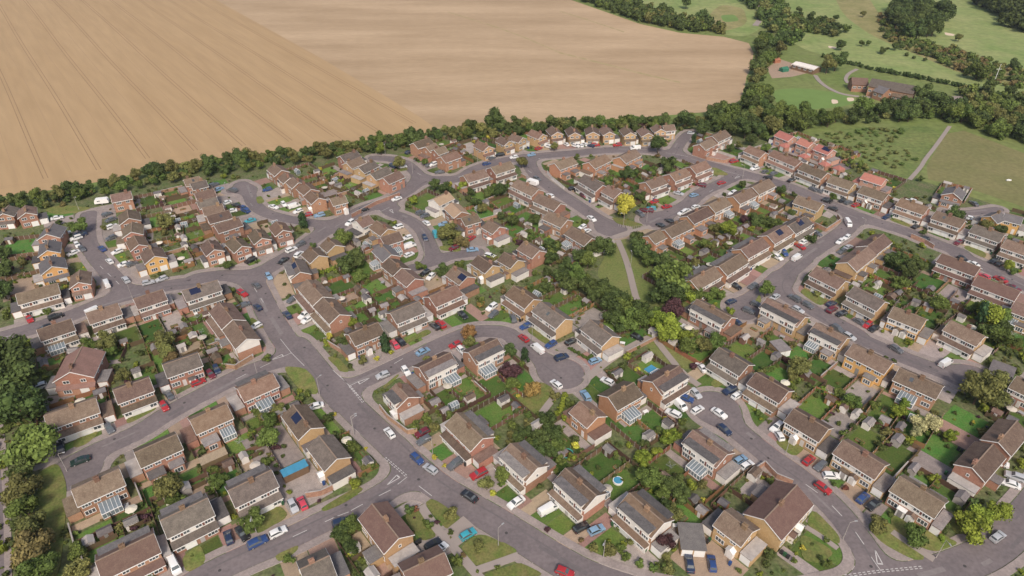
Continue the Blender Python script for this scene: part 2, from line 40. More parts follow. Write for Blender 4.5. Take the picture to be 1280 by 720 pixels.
TREES=[(25.0,588.8,15.5,'d'),(27.5,612.5,16.5,'o'),(30.0,632.5,17.5,'g'),(40.0,656.2,19.5,'o'),(42.5,685.0,19.5,'b'),(48.8,712.5,22.0,'g'),(100.0,712.5,16.5,'o'),(95.0,687.5,13.8,'g'),(207.5,611.2,17.5,'o'),(220.0,625.0,10.5,'g'),(15.0,445.0,28.8,'d'),(15.0,475.0,28.8,'d'),(27.5,508.8,28.0,'d'),(37.5,552.5,29.5,'g'),(203.8,422.5,15.5,'o'),(206.2,437.5,12.5,'o'),(131.2,427.5,13.8,'o'),(110.0,432.5,10.0,'g'),(211.2,446.2,8.8,'b'),(140.0,437.5,8.8,'g'),(152.5,467.5,10.0,'o'),(5.0,500.0,22.5,'d'),(314.2,651.2,15.5,'g'),(360.5,696.2,8.0,'g'),(273.0,600.0,11.2,'g'),(333.0,575.0,8.0,'g'),(438.0,657.5,10.5,'g'),(425.5,667.5,10.0,'d'),(333.0,545.0,13.8,'g'),(563.5,642.5,10.5,'o'),(518.5,634.5,5.2,'r'),(511.0,636.2,7.0,'d'),(439.8,655.0,10.5,'g'),(428.5,670.0,9.0,'d'),(441.0,560.0,9.0,'g'),(456.5,559.2,3.2,'y'),(543.5,570.5,4.0,'y'),(555.5,580.0,4.0,'y'),(616.8,615.0,4.8,'y'),(608.5,603.8,10.5,'o'),(628.5,592.5,10.0,'g'),(438.5,683.8,10.0,'d'),(468.5,692.5,7.0,'g'),(598.5,680.0,8.5,'o'),(536.0,655.0,6.5,'g'),(810.2,597.5,17.0,'g'),(802.8,572.5,10.0,'l'),(671.5,562.5,13.8,'d'),(686.5,565.0,10.5,'d'),(666.5,577.5,10.0,'d'),(719.0,555.0,5.5,'y'),(695.2,557.5,10.5,'g'),(834.0,677.5,12.0,'p'),(834.0,632.5,11.2,'d'),(844.0,640.0,12.0,'o'),(749.0,605.5,4.0,'l'),(800.2,703.8,6.5,'g'),(816.5,708.8,6.5,'g'),(764.0,685.0,9.0,'o'),(776.5,682.5,7.5,'g'),(789.0,676.2,6.5,'o'),(834.0,603.8,10.5,'d'),(741.5,682.5,7.5,'o'),(829.0,617.5,10.0,'g'),(684.0,660.0,4.5,'p'),(849.0,615.0,11.2,'d'),(649.0,547.5,10.0,'d'),(784.0,692.5,7.5,'g'),(831.5,710.0,6.5,'g'),(699.0,572.5,8.5,'g'),(629.0,597.5,8.5,'g'),(992.0,672.5,6.5,'o'),(1004.5,683.8,4.0,'y'),(1027.0,697.0,5.0,'d'),(1042.0,603.8,4.2,'g'),(1058.2,608.8,3.8,'r'),(837.0,710.0,8.0,'o'),(964.5,600.0,6.0,'g'),(844.5,602.5,11.2,'d'),(859.5,620.0,8.8,'g'),(834.5,695.0,7.5,'o'),(1032.0,705.0,5.0,'g'),(994.5,700.0,5.0,'g'),(1098.8,655.0,10.0,'o'),(1145.0,667.5,12.5,'g'),(1213.8,656.2,16.5,'l'),(1228.8,643.8,13.8,'l'),(1247.5,637.5,13.8,'l'),(1178.8,671.2,5.5,'l'),(1057.5,608.8,4.5,'r'),(1180.0,657.5,7.5,'d'),(1217.5,627.5,7.0,'d'),(344.2,556.2,6.5,'p'),(338.0,525.0,8.5,'g'),(418.0,517.5,3.2,'y'),(410.5,520.0,8.0,'d'),(348.0,510.0,8.5,'o'),(325.5,520.0,6.5,'o'),(333.0,445.0,6.5,'g'),(439.8,402.5,7.5,'l'),(482.2,436.2,6.0,'c'),(488.5,438.8,4.2,'y'),(587.2,415.0,10.0,'a'),(587.2,428.0,8.0,'o'),(638.5,462.5,13.8,'p'),(638.5,478.8,9.0,'g'),(434.8,446.2,3.8,'y'),(453.5,450.0,7.5,'o'),(431.0,427.5,7.5,'d'),(636.0,432.5,7.0,'g'),(471.0,446.2,4.2,'y'),(533.5,447.5,5.5,'o'),(656.5,447.5,6.0,'c'),(664.0,486.2,10.5,'a'),(637.8,462.5,12.5,'p'),(636.5,437.5,10.5,'d'),(640.2,477.5,9.0,'g'),(839.0,545.0,10.5,'l'),(719.0,555.0,5.5,'y'),(676.5,550.0,13.0,'d'),(694.0,540.0,11.2,'d'),(684.0,525.0,10.5,'d'),(699.0,557.5,10.5,'g'),(706.5,520.0,6.5,'l'),(804.0,572.5,9.5,'l'),(661.5,555.0,10.0,'g'),(656.5,540.0,9.0,'d'),(651.5,560.0,7.5,'g'),(681.5,562.5,9.5,'d'),(825.2,536.2,7.5,'g'),(860.8,432.5,11.5,'g'),(878.2,430.0,11.2,'o'),(897.0,426.2,10.0,'g'),(1002.0,457.5,13.8,'o'),(983.2,447.5,5.5,'p'),(989.5,470.0,7.5,'o'),(948.2,515.0,5.8,'g'),(839.5,545.0,10.5,'l'),(1062.0,502.5,9.0,'g'),(847.0,462.5,7.5,'o'),(1047.0,492.5,6.5,'l'),(1032.0,485.0,6.5,'l'),(1052.0,496.2,5.5,'y'),(1226.2,486.2,21.2,'o'),(1218.8,475.0,13.8,'o'),(1240.0,475.0,15.5,'o'),(1250.0,500.0,14.5,'o'),(1067.5,502.5,11.5,'g'),(1150.0,530.0,11.2,'w'),(1165.0,527.5,11.2,'w'),(1145.0,540.0,8.8,'w'),(1122.5,512.5,10.5,'l'),(1131.2,503.8,8.0,'l'),(1188.8,545.0,9.0,'l'),(1107.5,445.0,3.8,'d'),(1118.8,450.0,3.8,'d'),(1252.5,420.0,15.0,'g'),(1232.5,415.0,12.5,'d'),(1271.2,427.5,7.5,'g'),(1262.5,440.0,5.5,'d'),(1083.8,522.5,4.5,'y'),(1048.8,491.2,8.0,'g'),(97.5,281.2,11.0,'g'),(58.8,387.5,5.0,'g'),(83.8,370.0,5.5,'d'),(207.5,275.0,11.2,'o'),(72.5,276.2,5.0,'d'),(130.0,282.5,5.5,'o'),(2.5,335.0,13.8,'d'),(1.2,360.0,13.8,'d'),(32.5,427.5,7.0,'l'),(3.8,315.0,10.0,'d'),(378.8,281.2,5.5,'c'),(430.5,296.2,9.5,'g'),(421.8,290.0,5.5,'d'),(285.5,331.2,6.5,'g'),(390.5,306.2,4.5,'d'),(438.0,402.5,5.5,'g'),(411.8,421.2,5.5,'y'),(433.0,340.0,5.5,'g'),(309.2,287.5,4.5,'d'),(433.0,325.0,8.5,'d'),(443.0,320.0,7.5,'d'),(561.0,290.0,11.0,'o'),(577.2,301.2,7.5,'b'),(552.2,337.5,9.0,'d'),(432.2,295.0,8.0,'g'),(451.0,346.2,7.5,'g'),(452.2,360.0,5.0,'a'),(441.0,402.5,5.5,'l'),(523.5,332.5,6.5,'g'),(601.0,378.8,6.5,'a'),(639.8,275.0,8.0,'d'),(432.2,341.2,5.0,'g'),(649.8,301.2,4.5,'p'),(443.5,322.5,12.5,'d'),(431.0,330.0,10.0,'d'),(531.0,332.5,5.0,'g'),(754.0,307.5,10.5,'d'),(737.8,310.0,10.0,'d'),(724.0,318.8,10.5,'d'),(707.8,330.0,10.5,'d'),(735.2,323.8,10.5,'g'),(701.5,343.8,11.5,'d'),(720.2,342.5,11.5,'g'),(711.5,356.2,10.5,'d'),(734.0,357.5,11.5,'d'),(751.5,357.5,12.5,'d'),(761.5,365.0,11.2,'d'),(741.5,370.0,9.0,'d'),(769.0,380.0,13.8,'d'),(784.0,382.5,12.5,'g'),(766.5,392.5,11.2,'d'),(786.5,400.0,13.0,'g'),(801.5,397.5,13.8,'g'),(799.0,385.0,12.0,'d'),(795.2,297.5,9.0,'d'),(799.0,307.5,9.5,'d'),(806.5,313.8,10.0,'d'),(816.5,320.0,11.0,'d'),(829.0,326.2,10.5,'d'),(810.2,325.0,9.0,'g'),(836.5,337.5,11.5,'g'),(824.0,340.0,10.5,'d'),(846.5,342.5,11.5,'d'),(836.5,348.8,11.0,'g'),(846.5,356.2,9.5,'d'),(854.0,367.5,10.0,'l'),(691.5,307.5,9.5,'d'),(682.8,358.8,7.5,'d'),(664.0,287.5,5.5,'g'),(841.5,385.0,15.0,'p'),(834.0,410.0,15.5,'l'),(824.0,398.8,11.0,'l'),(824.0,390.0,8.5,'g'),(777.0,408.8,7.5,'d'),(856.5,420.0,10.5,'l'),(689.0,322.5,7.5,'d'),(684.0,340.0,7.5,'d'),(958.2,360.0,11.0,'g'),(913.2,387.5,6.5,'l'),(912.0,286.2,10.5,'l'),(929.5,272.5,5.5,'p'),(888.2,306.2,7.5,'o'),(839.5,347.5,17.5,'g'),(834.5,365.0,14.5,'d'),(885.8,368.8,8.5,'g'),(898.2,366.2,9.0,'g'),(869.5,367.5,8.5,'g'),(854.5,363.8,9.0,'d'),(1017.0,297.5,6.0,'d'),(1007.0,296.2,5.5,'d'),(1042.0,320.0,4.0,'g'),(1022.0,366.2,5.0,'o'),(954.5,275.0,7.5,'g'),(969.5,277.5,7.5,'d'),(894.5,285.0,7.5,'o'),(869.5,327.5,7.5,'o'),(837.0,332.5,11.2,'d'),(1120.0,325.0,11.2,'d'),(1136.2,335.0,12.5,'d'),(1126.2,352.5,9.0,'g'),(1138.8,355.0,4.0,'l'),(1115.0,347.5,6.5,'o'),(1175.0,380.0,11.5,'g'),(1236.2,390.0,15.5,'l'),(1252.5,395.0,10.5,'g'),(1226.2,398.8,9.0,'c'),(1117.5,366.2,3.2,'p'),(1170.0,342.5,5.5,'g'),(1261.2,331.2,7.5,'l'),(1266.2,338.8,5.0,'g'),(1155.0,288.8,4.5,'d'),(1147.5,330.0,10.5,'d'),(1252.5,286.2,7.0,'d'),(1195.0,267.5,9.0,'d'),(1220.0,385.0,10.0,'g'),(1255.0,407.5,8.0,'d'),(1272.5,430.0,6.5,'g'),(498.3,201.7,9.3,'o'),(517.5,250.0,6.7,'l'),(544.2,230.0,7.7,'d'),(561.7,231.7,3.7,'y'),(575.0,234.2,5.3,'l'),(475.8,185.0,7.7,'l'),(513.3,256.7,3.7,'g'),(520.0,197.5,4.0,'d'),(531.7,201.7,5.0,'g'),(556.7,235.0,6.7,'d'),(617.5,149.7,11.7,'d'),(586.7,160.0,5.0,'d'),(651.7,201.7,7.7,'o'),(580.0,231.7,6.3,'l'),(625.0,236.7,8.3,'d'),(615.0,236.7,7.5,'g'),(693.3,183.3,5.7,'o'),(659.2,160.0,4.3,'o'),(588.3,240.0,6.3,'d'),(823.3,180.0,10.0,'d'),(800.0,158.0,6.0,'p'),(781.7,215.8,9.2,'d'),(835.0,205.0,9.2,'d'),(815.0,212.5,6.0,'g'),(791.7,216.7,6.7,'g'),(765.0,215.0,5.7,'g'),(760.0,225.0,6.3,'g'),(800.0,245.0,7.5,'d'),(722.5,193.3,3.0,'g'),(781.3,257.0,15.3,'y'),(866.7,177.5,3.3,'c'),(923.3,181.7,5.7,'o'),(880.0,158.3,8.3,'d'),(860.0,148.3,11.0,'d'),(933.3,157.5,13.3,'d'),(915.0,159.2,9.7,'d'),(950.0,160.0,9.7,'d'),(940.0,173.3,8.3,'d'),(928.3,230.0,5.3,'d'),(905.8,241.3,3.3,'d'),(913.3,185.0,5.8,'d'),(956.7,183.3,6.7,'g'),(596.7,253.3,7.5,'d'),(626.7,236.7,10.0,'d'),(595.0,250.0,4.7,'p'),(626.7,269.2,5.7,'d'),(666.7,273.3,7.7,'d'),(601.7,260.0,7.0,'o'),(691.7,308.3,8.3,'g'),(665.0,293.3,5.7,'g'),(565.0,291.7,5.7,'o'),(648.3,301.7,4.3,'p'),(610.0,241.7,5.7,'d'),(638.3,268.3,5.0,'l'),(668.3,316.7,5.7,'o'),(911.7,285.0,10.0,'l'),(930.0,273.3,6.0,'p'),(946.7,274.2,8.0,'d'),(956.7,276.7,7.7,'d'),(966.7,278.3,6.7,'g'),(976.7,237.5,6.7,'d'),(928.3,230.0,5.7,'d'),(883.3,305.0,8.3,'g'),(890.0,285.0,6.7,'o'),(953.3,281.7,5.3,'g'),(940.0,270.0,5.0,'l'),(980.0,241.7,4.0,'l'),(1041.7,245.8,6.3,'g'),(1015.8,297.5,5.0,'d'),(1007.5,295.0,5.0,'d'),(989.2,265.8,5.7,'d'),(1001.7,223.3,3.3,'l'),(1185.0,265.0,4.3,'d'),(1191.7,266.7,4.3,'d'),(1233.3,281.7,8.3,'o'),(1250.0,286.7,6.7,'d'),(1155.0,288.3,3.7,'d'),(1151.7,221.7,5.0,'d'),(1046.9,74.4,11.6,'d'),(1035.6,79.1,10.3,'o'),(1153.8,115.6,11.6,'d'),(1052.5,55.6,6.6,'d'),(1077.8,53.8,3.8,'d'),(1086.3,53.8,3.4,'d'),(1119.1,57.5,4.9,'d'),(1128.4,58.4,3.4,'d'),(1134.1,66.9,3.0,'d'),(1143.5,70.3,3.0,'d'),(1156.6,72.5,3.4,'d'),(1109.7,59.4,2.3,'d')]
CARS=[(100.0,575.5,88,-32,'e'),(75.8,558.8,12,60,'k'),(217.5,706.2,45,100,'Wv'),(285.5,671.2,15,50,'n'),(302.5,666.2,28,40,'k'),(321.8,677.5,90,-45,'B'),(347.5,665.0,80,-40,'w'),(366.0,632.0,25,50,'s'),(377.0,628.8,22,45,'P'),(426.0,652.5,75,-25,'n'),(521.0,573.0,50,45,'B'),(537.8,585.8,60,40,'s'),(569.0,579.5,70,-50,'g'),(598.5,592.0,60,-30,'R'),(586.8,620.0,60,42,'k'),(585.0,667.5,75,-45,'T'),(541.5,680.0,65,-40,'k'),(552.2,690.0,60,-55,'w'),(645.2,627.5,60,-40,'w'),(685.2,636.2,90,-50,'Wv'),(730.2,656.2,65,-35,'k'),(745.8,662.0,65,-30,'b'),(706.0,715.0,65,25,'R'),(925.2,574.5,50,-30,'b'),(933.8,581.2,50,-30,'w'),(862.0,703.8,12,80,'n'),(890.0,703.8,10,65,'B'),(1011.2,575.0,45,-40,'R'),(1025.8,582.0,60,-50,'g'),(1039.0,594.2,65,2,'w'),(1028.8,609.5,60,40,'R'),(1078.8,622.0,50,-45,'B'),(1092.5,630.0,45,-35,'k'),(1247.5,670.5,65,-45,'s'),(1272.5,585.0,70,25,'w'),(1268.8,595.5,70,25,'s'),(1262.5,604.2,75,25,'w'),(136.2,533.8,25,40,'g'),(203.0,502.5,25,40,'R'),(211.2,493.8,30,35,'g'),(47.5,483.8,60,-20,'w'),(246.8,475.8,60,-25,'R'),(263.0,467.5,25,30,'D'),(270.5,461.2,20,45,'n'),(394.2,507.5,40,-10,'w'),(493.5,430.0,30,40,'P'),(499.0,427.0,30,30,'k'),(528.5,439.2,55,-28,'b'),(478.5,468.8,65,-25,'s'),(507.2,463.8,30,40,'w'),(569.0,431.2,55,-22,'R'),(576.8,437.5,35,35,'w'),(486.8,540.8,45,55,'w'),(527.8,540.5,70,-35,'D'),(529.8,550.0,60,-35,'g'),(543.5,407.5,40,30,'k'),(550.5,405.0,30,28,'R'),(657.0,407.5,50,-22,'B'),(654.5,422.5,45,35,'R'),(672.0,435.8,55,45,'Wv'),(690.2,429.5,55,-32,'B'),(702.0,446.2,60,-20,'n'),(716.5,425.5,40,-18,'k'),(747.0,449.2,50,-18,'b'),(695.2,480.0,55,45,'w'),(759.0,476.2,60,30,'w'),(732.0,494.5,40,60,'b'),(849.0,505.5,55,50,'Wv'),(841.5,516.8,60,30,'w'),(796.5,421.2,40,20,'k'),(878.2,458.0,35,40,'w'),(858.2,498.2,70,25,'B'),(869.5,492.0,40,40,'s'),(872.0,512.0,50,-30,'w'),(899.0,516.2,60,40,'w'),(905.8,537.0,60,48,'n'),(912.5,488.0,45,-22,'n'),(922.0,493.8,40,-25,'w'),(971.2,533.8,45,-35,'w'),(978.2,538.8,25,40,'w'),(1047.5,411.2,40,28,'g'),(1062.0,420.5,50,28,'s'),(1075.0,402.5,35,20,'g'),(1090.0,402.5,25,-20,'R'),(1092.5,410.5,40,-22,'k'),(1120.5,436.2,55,32,'g'),(1182.0,453.8,55,-32,'Wv'),(1265.0,409.5,50,10,'w'),(36.2,397.0,25,40,'R'),(69.5,395.5,50,-18,'k'),(55.5,410.0,60,-22,'k'),(117.5,388.8,60,-25,'Wv'),(133.5,355.0,32,70,'Wv'),(157.2,349.5,25,30,'s'),(185.5,353.2,50,-12,'s'),(202.0,348.8,50,-18,'s'),(136.8,326.2,25,22,'w'),(127.5,310.8,25,22,'B'),(102.5,310.8,30,30,'g'),(96.5,306.2,18,25,'w'),(88.0,317.0,60,-25,'w'),(82.5,291.2,45,-14,'w'),(83.2,300.5,45,-14,'w'),(101.2,293.2,45,-14,'n'),(71.2,272.0,50,-10,'w'),(146.2,314.5,60,-22,'w'),(138.8,297.0,50,-20,'g'),(133.8,267.5,50,-20,'g'),(138.8,274.2,50,-18,'g'),(140.0,283.0,50,-18,'w'),(155.0,330.0,40,-14,'w'),(165.0,329.5,40,-14,'g'),(303.0,366.8,30,18,'R'),(320.0,356.2,35,30,'g'),(321.8,383.8,35,32,'n'),(336.0,345.5,25,35,'b'),(359.2,393.8,40,42,'n'),(354.2,325.5,35,-25,'k'),(364.2,311.8,45,-20,'w'),(373.5,318.0,30,-25,'w'),(375.5,305.0,40,-18,'g'),(365.0,374.2,45,-30,'g'),(380.5,393.8,55,-35,'w'),(383.8,399.5,55,-32,'w'),(312.5,275.5,55,-15,'T'),(304.2,381.2,35,-12,'g'),(316.0,409.2,35,-18,'w'),(312.5,324.5,40,-20,'k'),(306.8,263.0,28,12,'B'),(533.0,278.8,40,30,'w'),(544.0,293.0,15,40,'Tv'),(531.0,297.0,12,22,'n'),(567.2,310.0,45,-20,'D'),(590.5,311.8,45,-5,'b'),(613.0,320.0,50,12,'w'),(588.5,297.5,30,-20,'R'),(538.5,345.5,38,-32,'w'),(531.5,340.5,35,-20,'k'),(497.2,283.8,40,-12,'w'),(509.0,297.0,40,-12,'w'),(509.8,312.0,55,-20,'Wv'),(511.5,318.0,55,-25,'w'),(578.5,393.8,40,32,'k'),(614.8,383.8,38,-26,'w'),(616.8,392.5,35,-26,'g'),(526.0,265.5,35,-12,'g'),(531.0,269.5,35,-12,'g'),(554.0,280.0,40,-8,'b'),(641.5,397.5,12,35,'g'),(739.5,273.0,30,20,'w'),(727.8,283.8,35,-18,'w'),(733.2,288.5,25,-12,'w'),(804.5,263.0,35,10,'D'),(914.0,376.8,50,-22,'n'),(941.5,358.0,35,-20,'g'),(915.8,355.5,45,25,'k'),(935.8,388.0,50,20,'g'),(945.8,380.5,45,20,'g'),(968.2,371.8,35,-22,'s'),(993.2,372.5,55,32,'g'),(1010.0,381.2,60,36,'g'),(997.5,387.5,55,30,'s'),(995.8,322.0,55,-35,'Rv'),(977.8,314.5,30,38,'B'),(967.0,318.8,25,15,'w'),(994.5,305.5,35,22,'R'),(1003.2,303.0,45,-18,'w'),(1050.0,302.0,35,-25,'w'),(1058.2,297.0,35,-22,'w'),(1060.0,308.8,45,-22,'s'),(1052.5,313.8,40,-22,'g'),(1060.0,278.8,18,28,'Wv'),(1021.5,291.8,45,22,'g'),(1043.2,377.0,50,-25,'n'),(1040.0,387.0,40,-25,'D'),(1052.0,392.0,45,-15,'k'),(859.0,410.0,50,28,'w'),(920.8,402.5,35,32,'n'),(1145.0,283.0,35,-18,'k'),(1155.0,297.5,40,18,'k'),(1198.0,303.0,35,-20,'D'),(1203.8,323.8,50,28,'k'),(1216.2,329.5,50,24,'w'),(1250.5,349.2,60,30,'R'),(1267.0,360.0,45,20,'D'),(1243.0,326.2,30,-14,'k'),(1250.0,330.0,30,-14,'k'),(1108.0,271.2,35,-18,'n'),(1215.0,273.0,50,12,'w'),(1230.0,345.0,35,18,'P'),(267.5,230.8,50,-20,'g'),(273.3,236.3,55,-22,'b'),(282.5,253.3,60,-22,'w'),(291.3,237.5,45,12,'g'),(295.3,256.3,40,14,'k'),(289.2,263.3,50,-8,'w'),(334.2,236.7,60,-15,'B'),(342.0,258.7,45,14,'w'),(354.7,255.0,28,30,'w'),(367.5,257.5,70,-22,'Wv'),(372.5,263.8,55,-20,'w'),(393.3,265.8,60,-14,'R'),(399.2,268.7,60,-14,'b'),(306.7,262.8,45,20,'B'),(437.5,278.3,30,-20,'w'),(495.8,248.3,75,-24,'w'),(455.0,261.7,70,-20,'k'),(510.8,190.0,45,-18,'n'),(491.3,207.5,40,16,'n'),(503.3,208.3,30,-5,'w'),(535.8,205.8,40,-30,'g'),(545.0,205.8,70,-24,'w'),(554.7,213.3,60,-8,'g'),(608.3,204.5,60,-14,'B'),(642.5,196.3,50,-8,'w'),(664.2,193.3,60,-12,'b'),(670.8,184.2,45,-14,'R'),(684.5,182.5,28,8,'w'),(613.3,196.7,40,-14,'g'),(625.0,193.7,60,-10,'k'),(671.3,223.3,45,22,'g'),(687.5,244.2,40,22,'w'),(719.7,182.0,50,12,'w'),(725.3,181.0,28,22,'w'),(730.8,180.0,40,22,'w'),(744.2,181.3,45,-2,'R'),(738.3,182.0,28,8,'n'),(771.7,181.3,50,-5,'R'),(794.2,185.0,75,-5,'Wv'),(707.5,180.0,35,22,'w'),(715.8,235.3,65,-18,'k'),(729.2,244.2,30,22,'D'),(864.2,166.3,50,6,'s'),(917.5,201.3,40,-8,'R'),(943.3,210.3,50,-14,'w'),(956.7,214.2,40,-18,'g'),(967.5,216.7,40,-18,'g'),(960.0,221.7,55,14,'k'),(989.2,225.0,40,-18,'k'),(902.0,228.3,60,-18,'R'),(876.3,231.3,50,10,'D'),(848.3,241.3,60,16,'s'),(867.5,243.7,50,-14,'b'),(915.8,241.3,40,-18,'w'),(1016.7,236.7,40,18,'g'),(1022.5,238.3,40,14,'g'),(1033.3,250.8,55,18,'k'),(1040.8,260.8,65,22,'k'),(1053.3,250.0,35,-18,'k'),(1061.3,252.5,50,-18,'g'),(1071.3,255.3,50,-18,'R'),(817.5,252.0,50,-14,'R'),(814.2,260.3,60,4,'T'),(805.0,263.0,60,14,'D'),(833.3,258.3,60,-14,'R'),(800.0,267.5,30,20,'g'),(826.7,282.0,30,14,'k'),(836.7,275.8,30,16,'k'),(858.3,263.3,40,-14,'w'),(870.0,258.7,40,-14,'w'),(852.5,266.3,30,-12,'w'),(1215.0,273.3,70,16,'w'),(1217.5,254.2,50,35,'g'),(1138.3,250.8,40,12,'w')]
CARAVANS=[(127.5,251.7,90,-10),(665.8,228.3,80,25)]
EXTRAS={'tramp':[(709.0,567.5)],'pool':[(772.2,600.0),(789.0,446.2)]}

# ---------------------------------------------------------------- measuring: a pixel of the survey photograph to a point of the land
CP, SP = math.cos(rad(CAM_PITCH)), math.sin(rad(CAM_PITCH))
def land(x, y, z=0.0):
    u = (x - 640) / CAM_F; v = (y - 360) / CAM_F
    d = (u, CP - v*SP, -SP - v*CP); t = (z - CAM_H) / d[2]
    return Vector((d[0]*t, d[1]*t, z))
def depth_scale(p):                                   # metres per survey pixel at p
    return ((p[1]*CP) + (CAM_H - p[2])*SP) / CAM_F
def screen(p):
    d = p[1]*CP + (CAM_H-p[2])*SP; v = (-p[1]*SP + (CAM_H-p[2])*CP)
    return 640 + CAM_F*p[0]/d, 360 + CAM_F*v/d
def in_view(p, m=60):
    x, y = screen(p); return -m < x < 1280+m and -m < y < 720+m

# ---------------------------------------------------------------- materials
MATS = {}
def mat(name, col, rough=.9, var=.25, scale=.6, col2=None, fine=None, objvar=0.0, island=0.0, bump=0, spec=.3, coat=0, metal=0, stretch=None, rot=0, fac2=(.35,.65), world=False, bumpscale=6):
    m = bpy.data.materials.new(name); m.use_nodes = True; MATS[name] = m
    n = m.node_tree; b = n.nodes['Principled BSDF']; L = n.links.new
    b.inputs['Roughness'].default_value = rough; b.inputs['Specular IOR Level'].default_value = spec
    b.inputs['Coat Weight'].default_value = coat; b.inputs['Metallic'].default_value = metal
    tc = n.nodes.new('ShaderNodeTexCoord'); src = tc.outputs['Object']
    if world:
        g = n.nodes.new('ShaderNodeNewGeometry'); src = g.outputs['Position']
    if stretch:
        mp = n.nodes.new('ShaderNodeMapping'); mp.vector_type = 'TEXTURE' if rot else 'POINT'; mp.inputs['Scale'].default_value = stretch; mp.inputs['Rotation'].default_value = (0,0,rot); L(src, mp.inputs[0]); src = mp.outputs[0]
    no = n.nodes.new('ShaderNodeTexNoise'); no.inputs['Scale'].default_value = scale; no.inputs['Detail'].default_value = 6; no.inputs['Roughness'].default_value = .65
    L(src, no.inputs[0])
    def mixc(f, a, c, mode='MIX'):
        x = n.nodes.new('ShaderNodeMix'); x.data_type = 'RGBA'; x.blend_type = mode
        if hasattr(f, 'is_output'): L(f, x.inputs[0])
        else: x.inputs[0].default_value = f
        for s, i in ((a, 6), (c, 7)):
            if hasattr(s, 'is_output'): L(s, x.inputs[i])
            else: x.inputs[i].default_value = (*s, 1)
        return x.outputs[2]
    def ramp(f, lo, hi):
        r = n.nodes.new('ShaderNodeMapRange'); r.inputs[1].default_value = lo; r.inputs[2].default_value = hi; L(f, r.inputs[0]); return r.outputs[0]
    c = col
    if col2: c = mixc(ramp(no.outputs[0], *fac2), col, col2)
    f1 = ramp(no.outputs[0], .3, .7)
    if fine:
        nf = n.nodes.new('ShaderNodeTexNoise'); nf.inputs['Scale'].default_value = fine; nf.inputs['Detail'].default_value = 3; L(src, nf.inputs[0])
        fsrc = ramp(nf.outputs[0], .3, .7)
    else: fsrc = f1
    hv = n.nodes.new('ShaderNodeHueSaturation')
    if hasattr(c, 'is_output'): L(c, hv.inputs['Color'])
    else: hv.inputs['Color'].default_value = (*c, 1)
    def mr(f, lo, hi):
        r = n.nodes.new('ShaderNodeMapRange'); r.inputs[3].default_value = lo; r.inputs[4].default_value = hi; L(f, r.inputs[0]); return r.outputs[0]
    val = mr(fsrc, 1 - var, 1 + var)
    def mul(a, c2):
        x = n.nodes.new('ShaderNodeMath'); x.operation = 'MULTIPLY'; L(a, x.inputs[0]); L(c2, x.inputs[1]); return x.outputs[0]
    if objvar:
        oi = n.nodes.new('ShaderNodeObjectInfo'); val = mul(val, mr(oi.outputs['Random'], 1 - objvar, 1 + objvar))
        wn2 = n.nodes.new('ShaderNodeTexWhiteNoise'); wn2.noise_dimensions = '1D'; L(oi.outputs['Random'], wn2.inputs['W'])
        L(mr(wn2.outputs[0], .5 - objvar*.07, .5 + objvar*.07), hv.inputs['Hue'])
    if island:
        gi = n.nodes.new('ShaderNodeNewGeometry'); val = mul(val, mr(gi.outputs['Random Per Island'], 1 - island, 1 + island))
    L(val, hv.inputs['Value']); L(hv.outputs[0], b.inputs['Base Color'])
    if bump:
        nb = n.nodes.new('ShaderNodeTexNoise'); nb.inputs['Scale'].default_value = bumpscale; nb.inputs['Detail'].default_value = 4; L(src, nb.inputs[0])
        bp = n.nodes.new('ShaderNodeBump'); bp.inputs['Strength'].default_value = bump; bp.inputs['Distance'].default_value = .3; L(nb.outputs[0], bp.inputs['Height']); L(bp.outputs[0], b.inputs['Normal'])
    return m
M = mat
_a = land(190,205)-land(36,7); WROT = math.atan2(-_a.x, _a.y)
M('ground', (.078,.118,.033), col2=(.14,.135,.07), scale=.22, var=.38, fine=1.3, world=True)
M('farland', (.13,.18,.045), col2=(.18,.20,.07), scale=.02, var=.2, fine=.3, world=True)
M('asphalt', (.190,.160,.160), col2=(.145,.124,.127), scale=.10, var=.13, fine=1.2, world=True, spec=.2)
M('asphalt_dark', (.140,.122,.124), var=.12, scale=1, world=True)
M('ironwork', (.06,.055,.055), var=.1)
M('asphalt_pale', (.205,.18,.178), var=.12, scale=1, world=True)
M('pavement', (.31,.26,.24), col2=(.25,.208,.195), scale=.3, var=.14, fine=2.5, world=True)
M('kerbstone', (.36,.32,.30), var=.12, scale=.8, world=True)
M('pathway', (.33,.28,.25), col2=(.27,.23,.21), scale=.5, var=.15, world=True)
M('verge', (.110,.150,.032), col2=(.185,.165,.06), scale=.3, var=.25, fine=2.2, objvar=.12, world=True)
M('parkgrass', (.118,.16,.04), col2=(.18,.18,.065), scale=.12, var=.2, fine=1.6, world=True)
M('lawn', (.070,.140,.024), col2=(.12,.15,.040), scale=.35, var=.25, fine=2.5, objvar=.4, world=True, fac2=(.4,.75))
M('pave_red', (.31,.19,.155), col2=(.26,.165,.14), scale=.8, var=.18, fine=4, objvar=.2)
M('pave_grey', (.34,.29,.265), col2=(.25,.215,.20), scale=.6, var=.18, fine=4, objvar=.2)
M('pave_tan', (.36,.27,.19), col2=(.29,.22,.16), scale=.7, var=.15, fine=4, objvar=.15)
M('wheat', (.36,.243,.127), col2=(.415,.288,.158), scale=.05, var=.06, fine=.3, world=True, stretch=(1,12,1), rot=WROT, fac2=(.25,.75))
M('stubble', (.335,.236,.14), col2=(.46,.335,.213), scale=.016, var=.08, fine=.5, world=True, stretch=(.35,1.6,1))
M('tramline_faint', (.35,.238,.135), var=.1, world=True)
M('tramline', (.26,.168,.092), var=.2, world=True)
M('fairway', (.17,.235,.068), col2=(.27,.29,.115), scale=.03, var=.16, fine=.25, world=True)
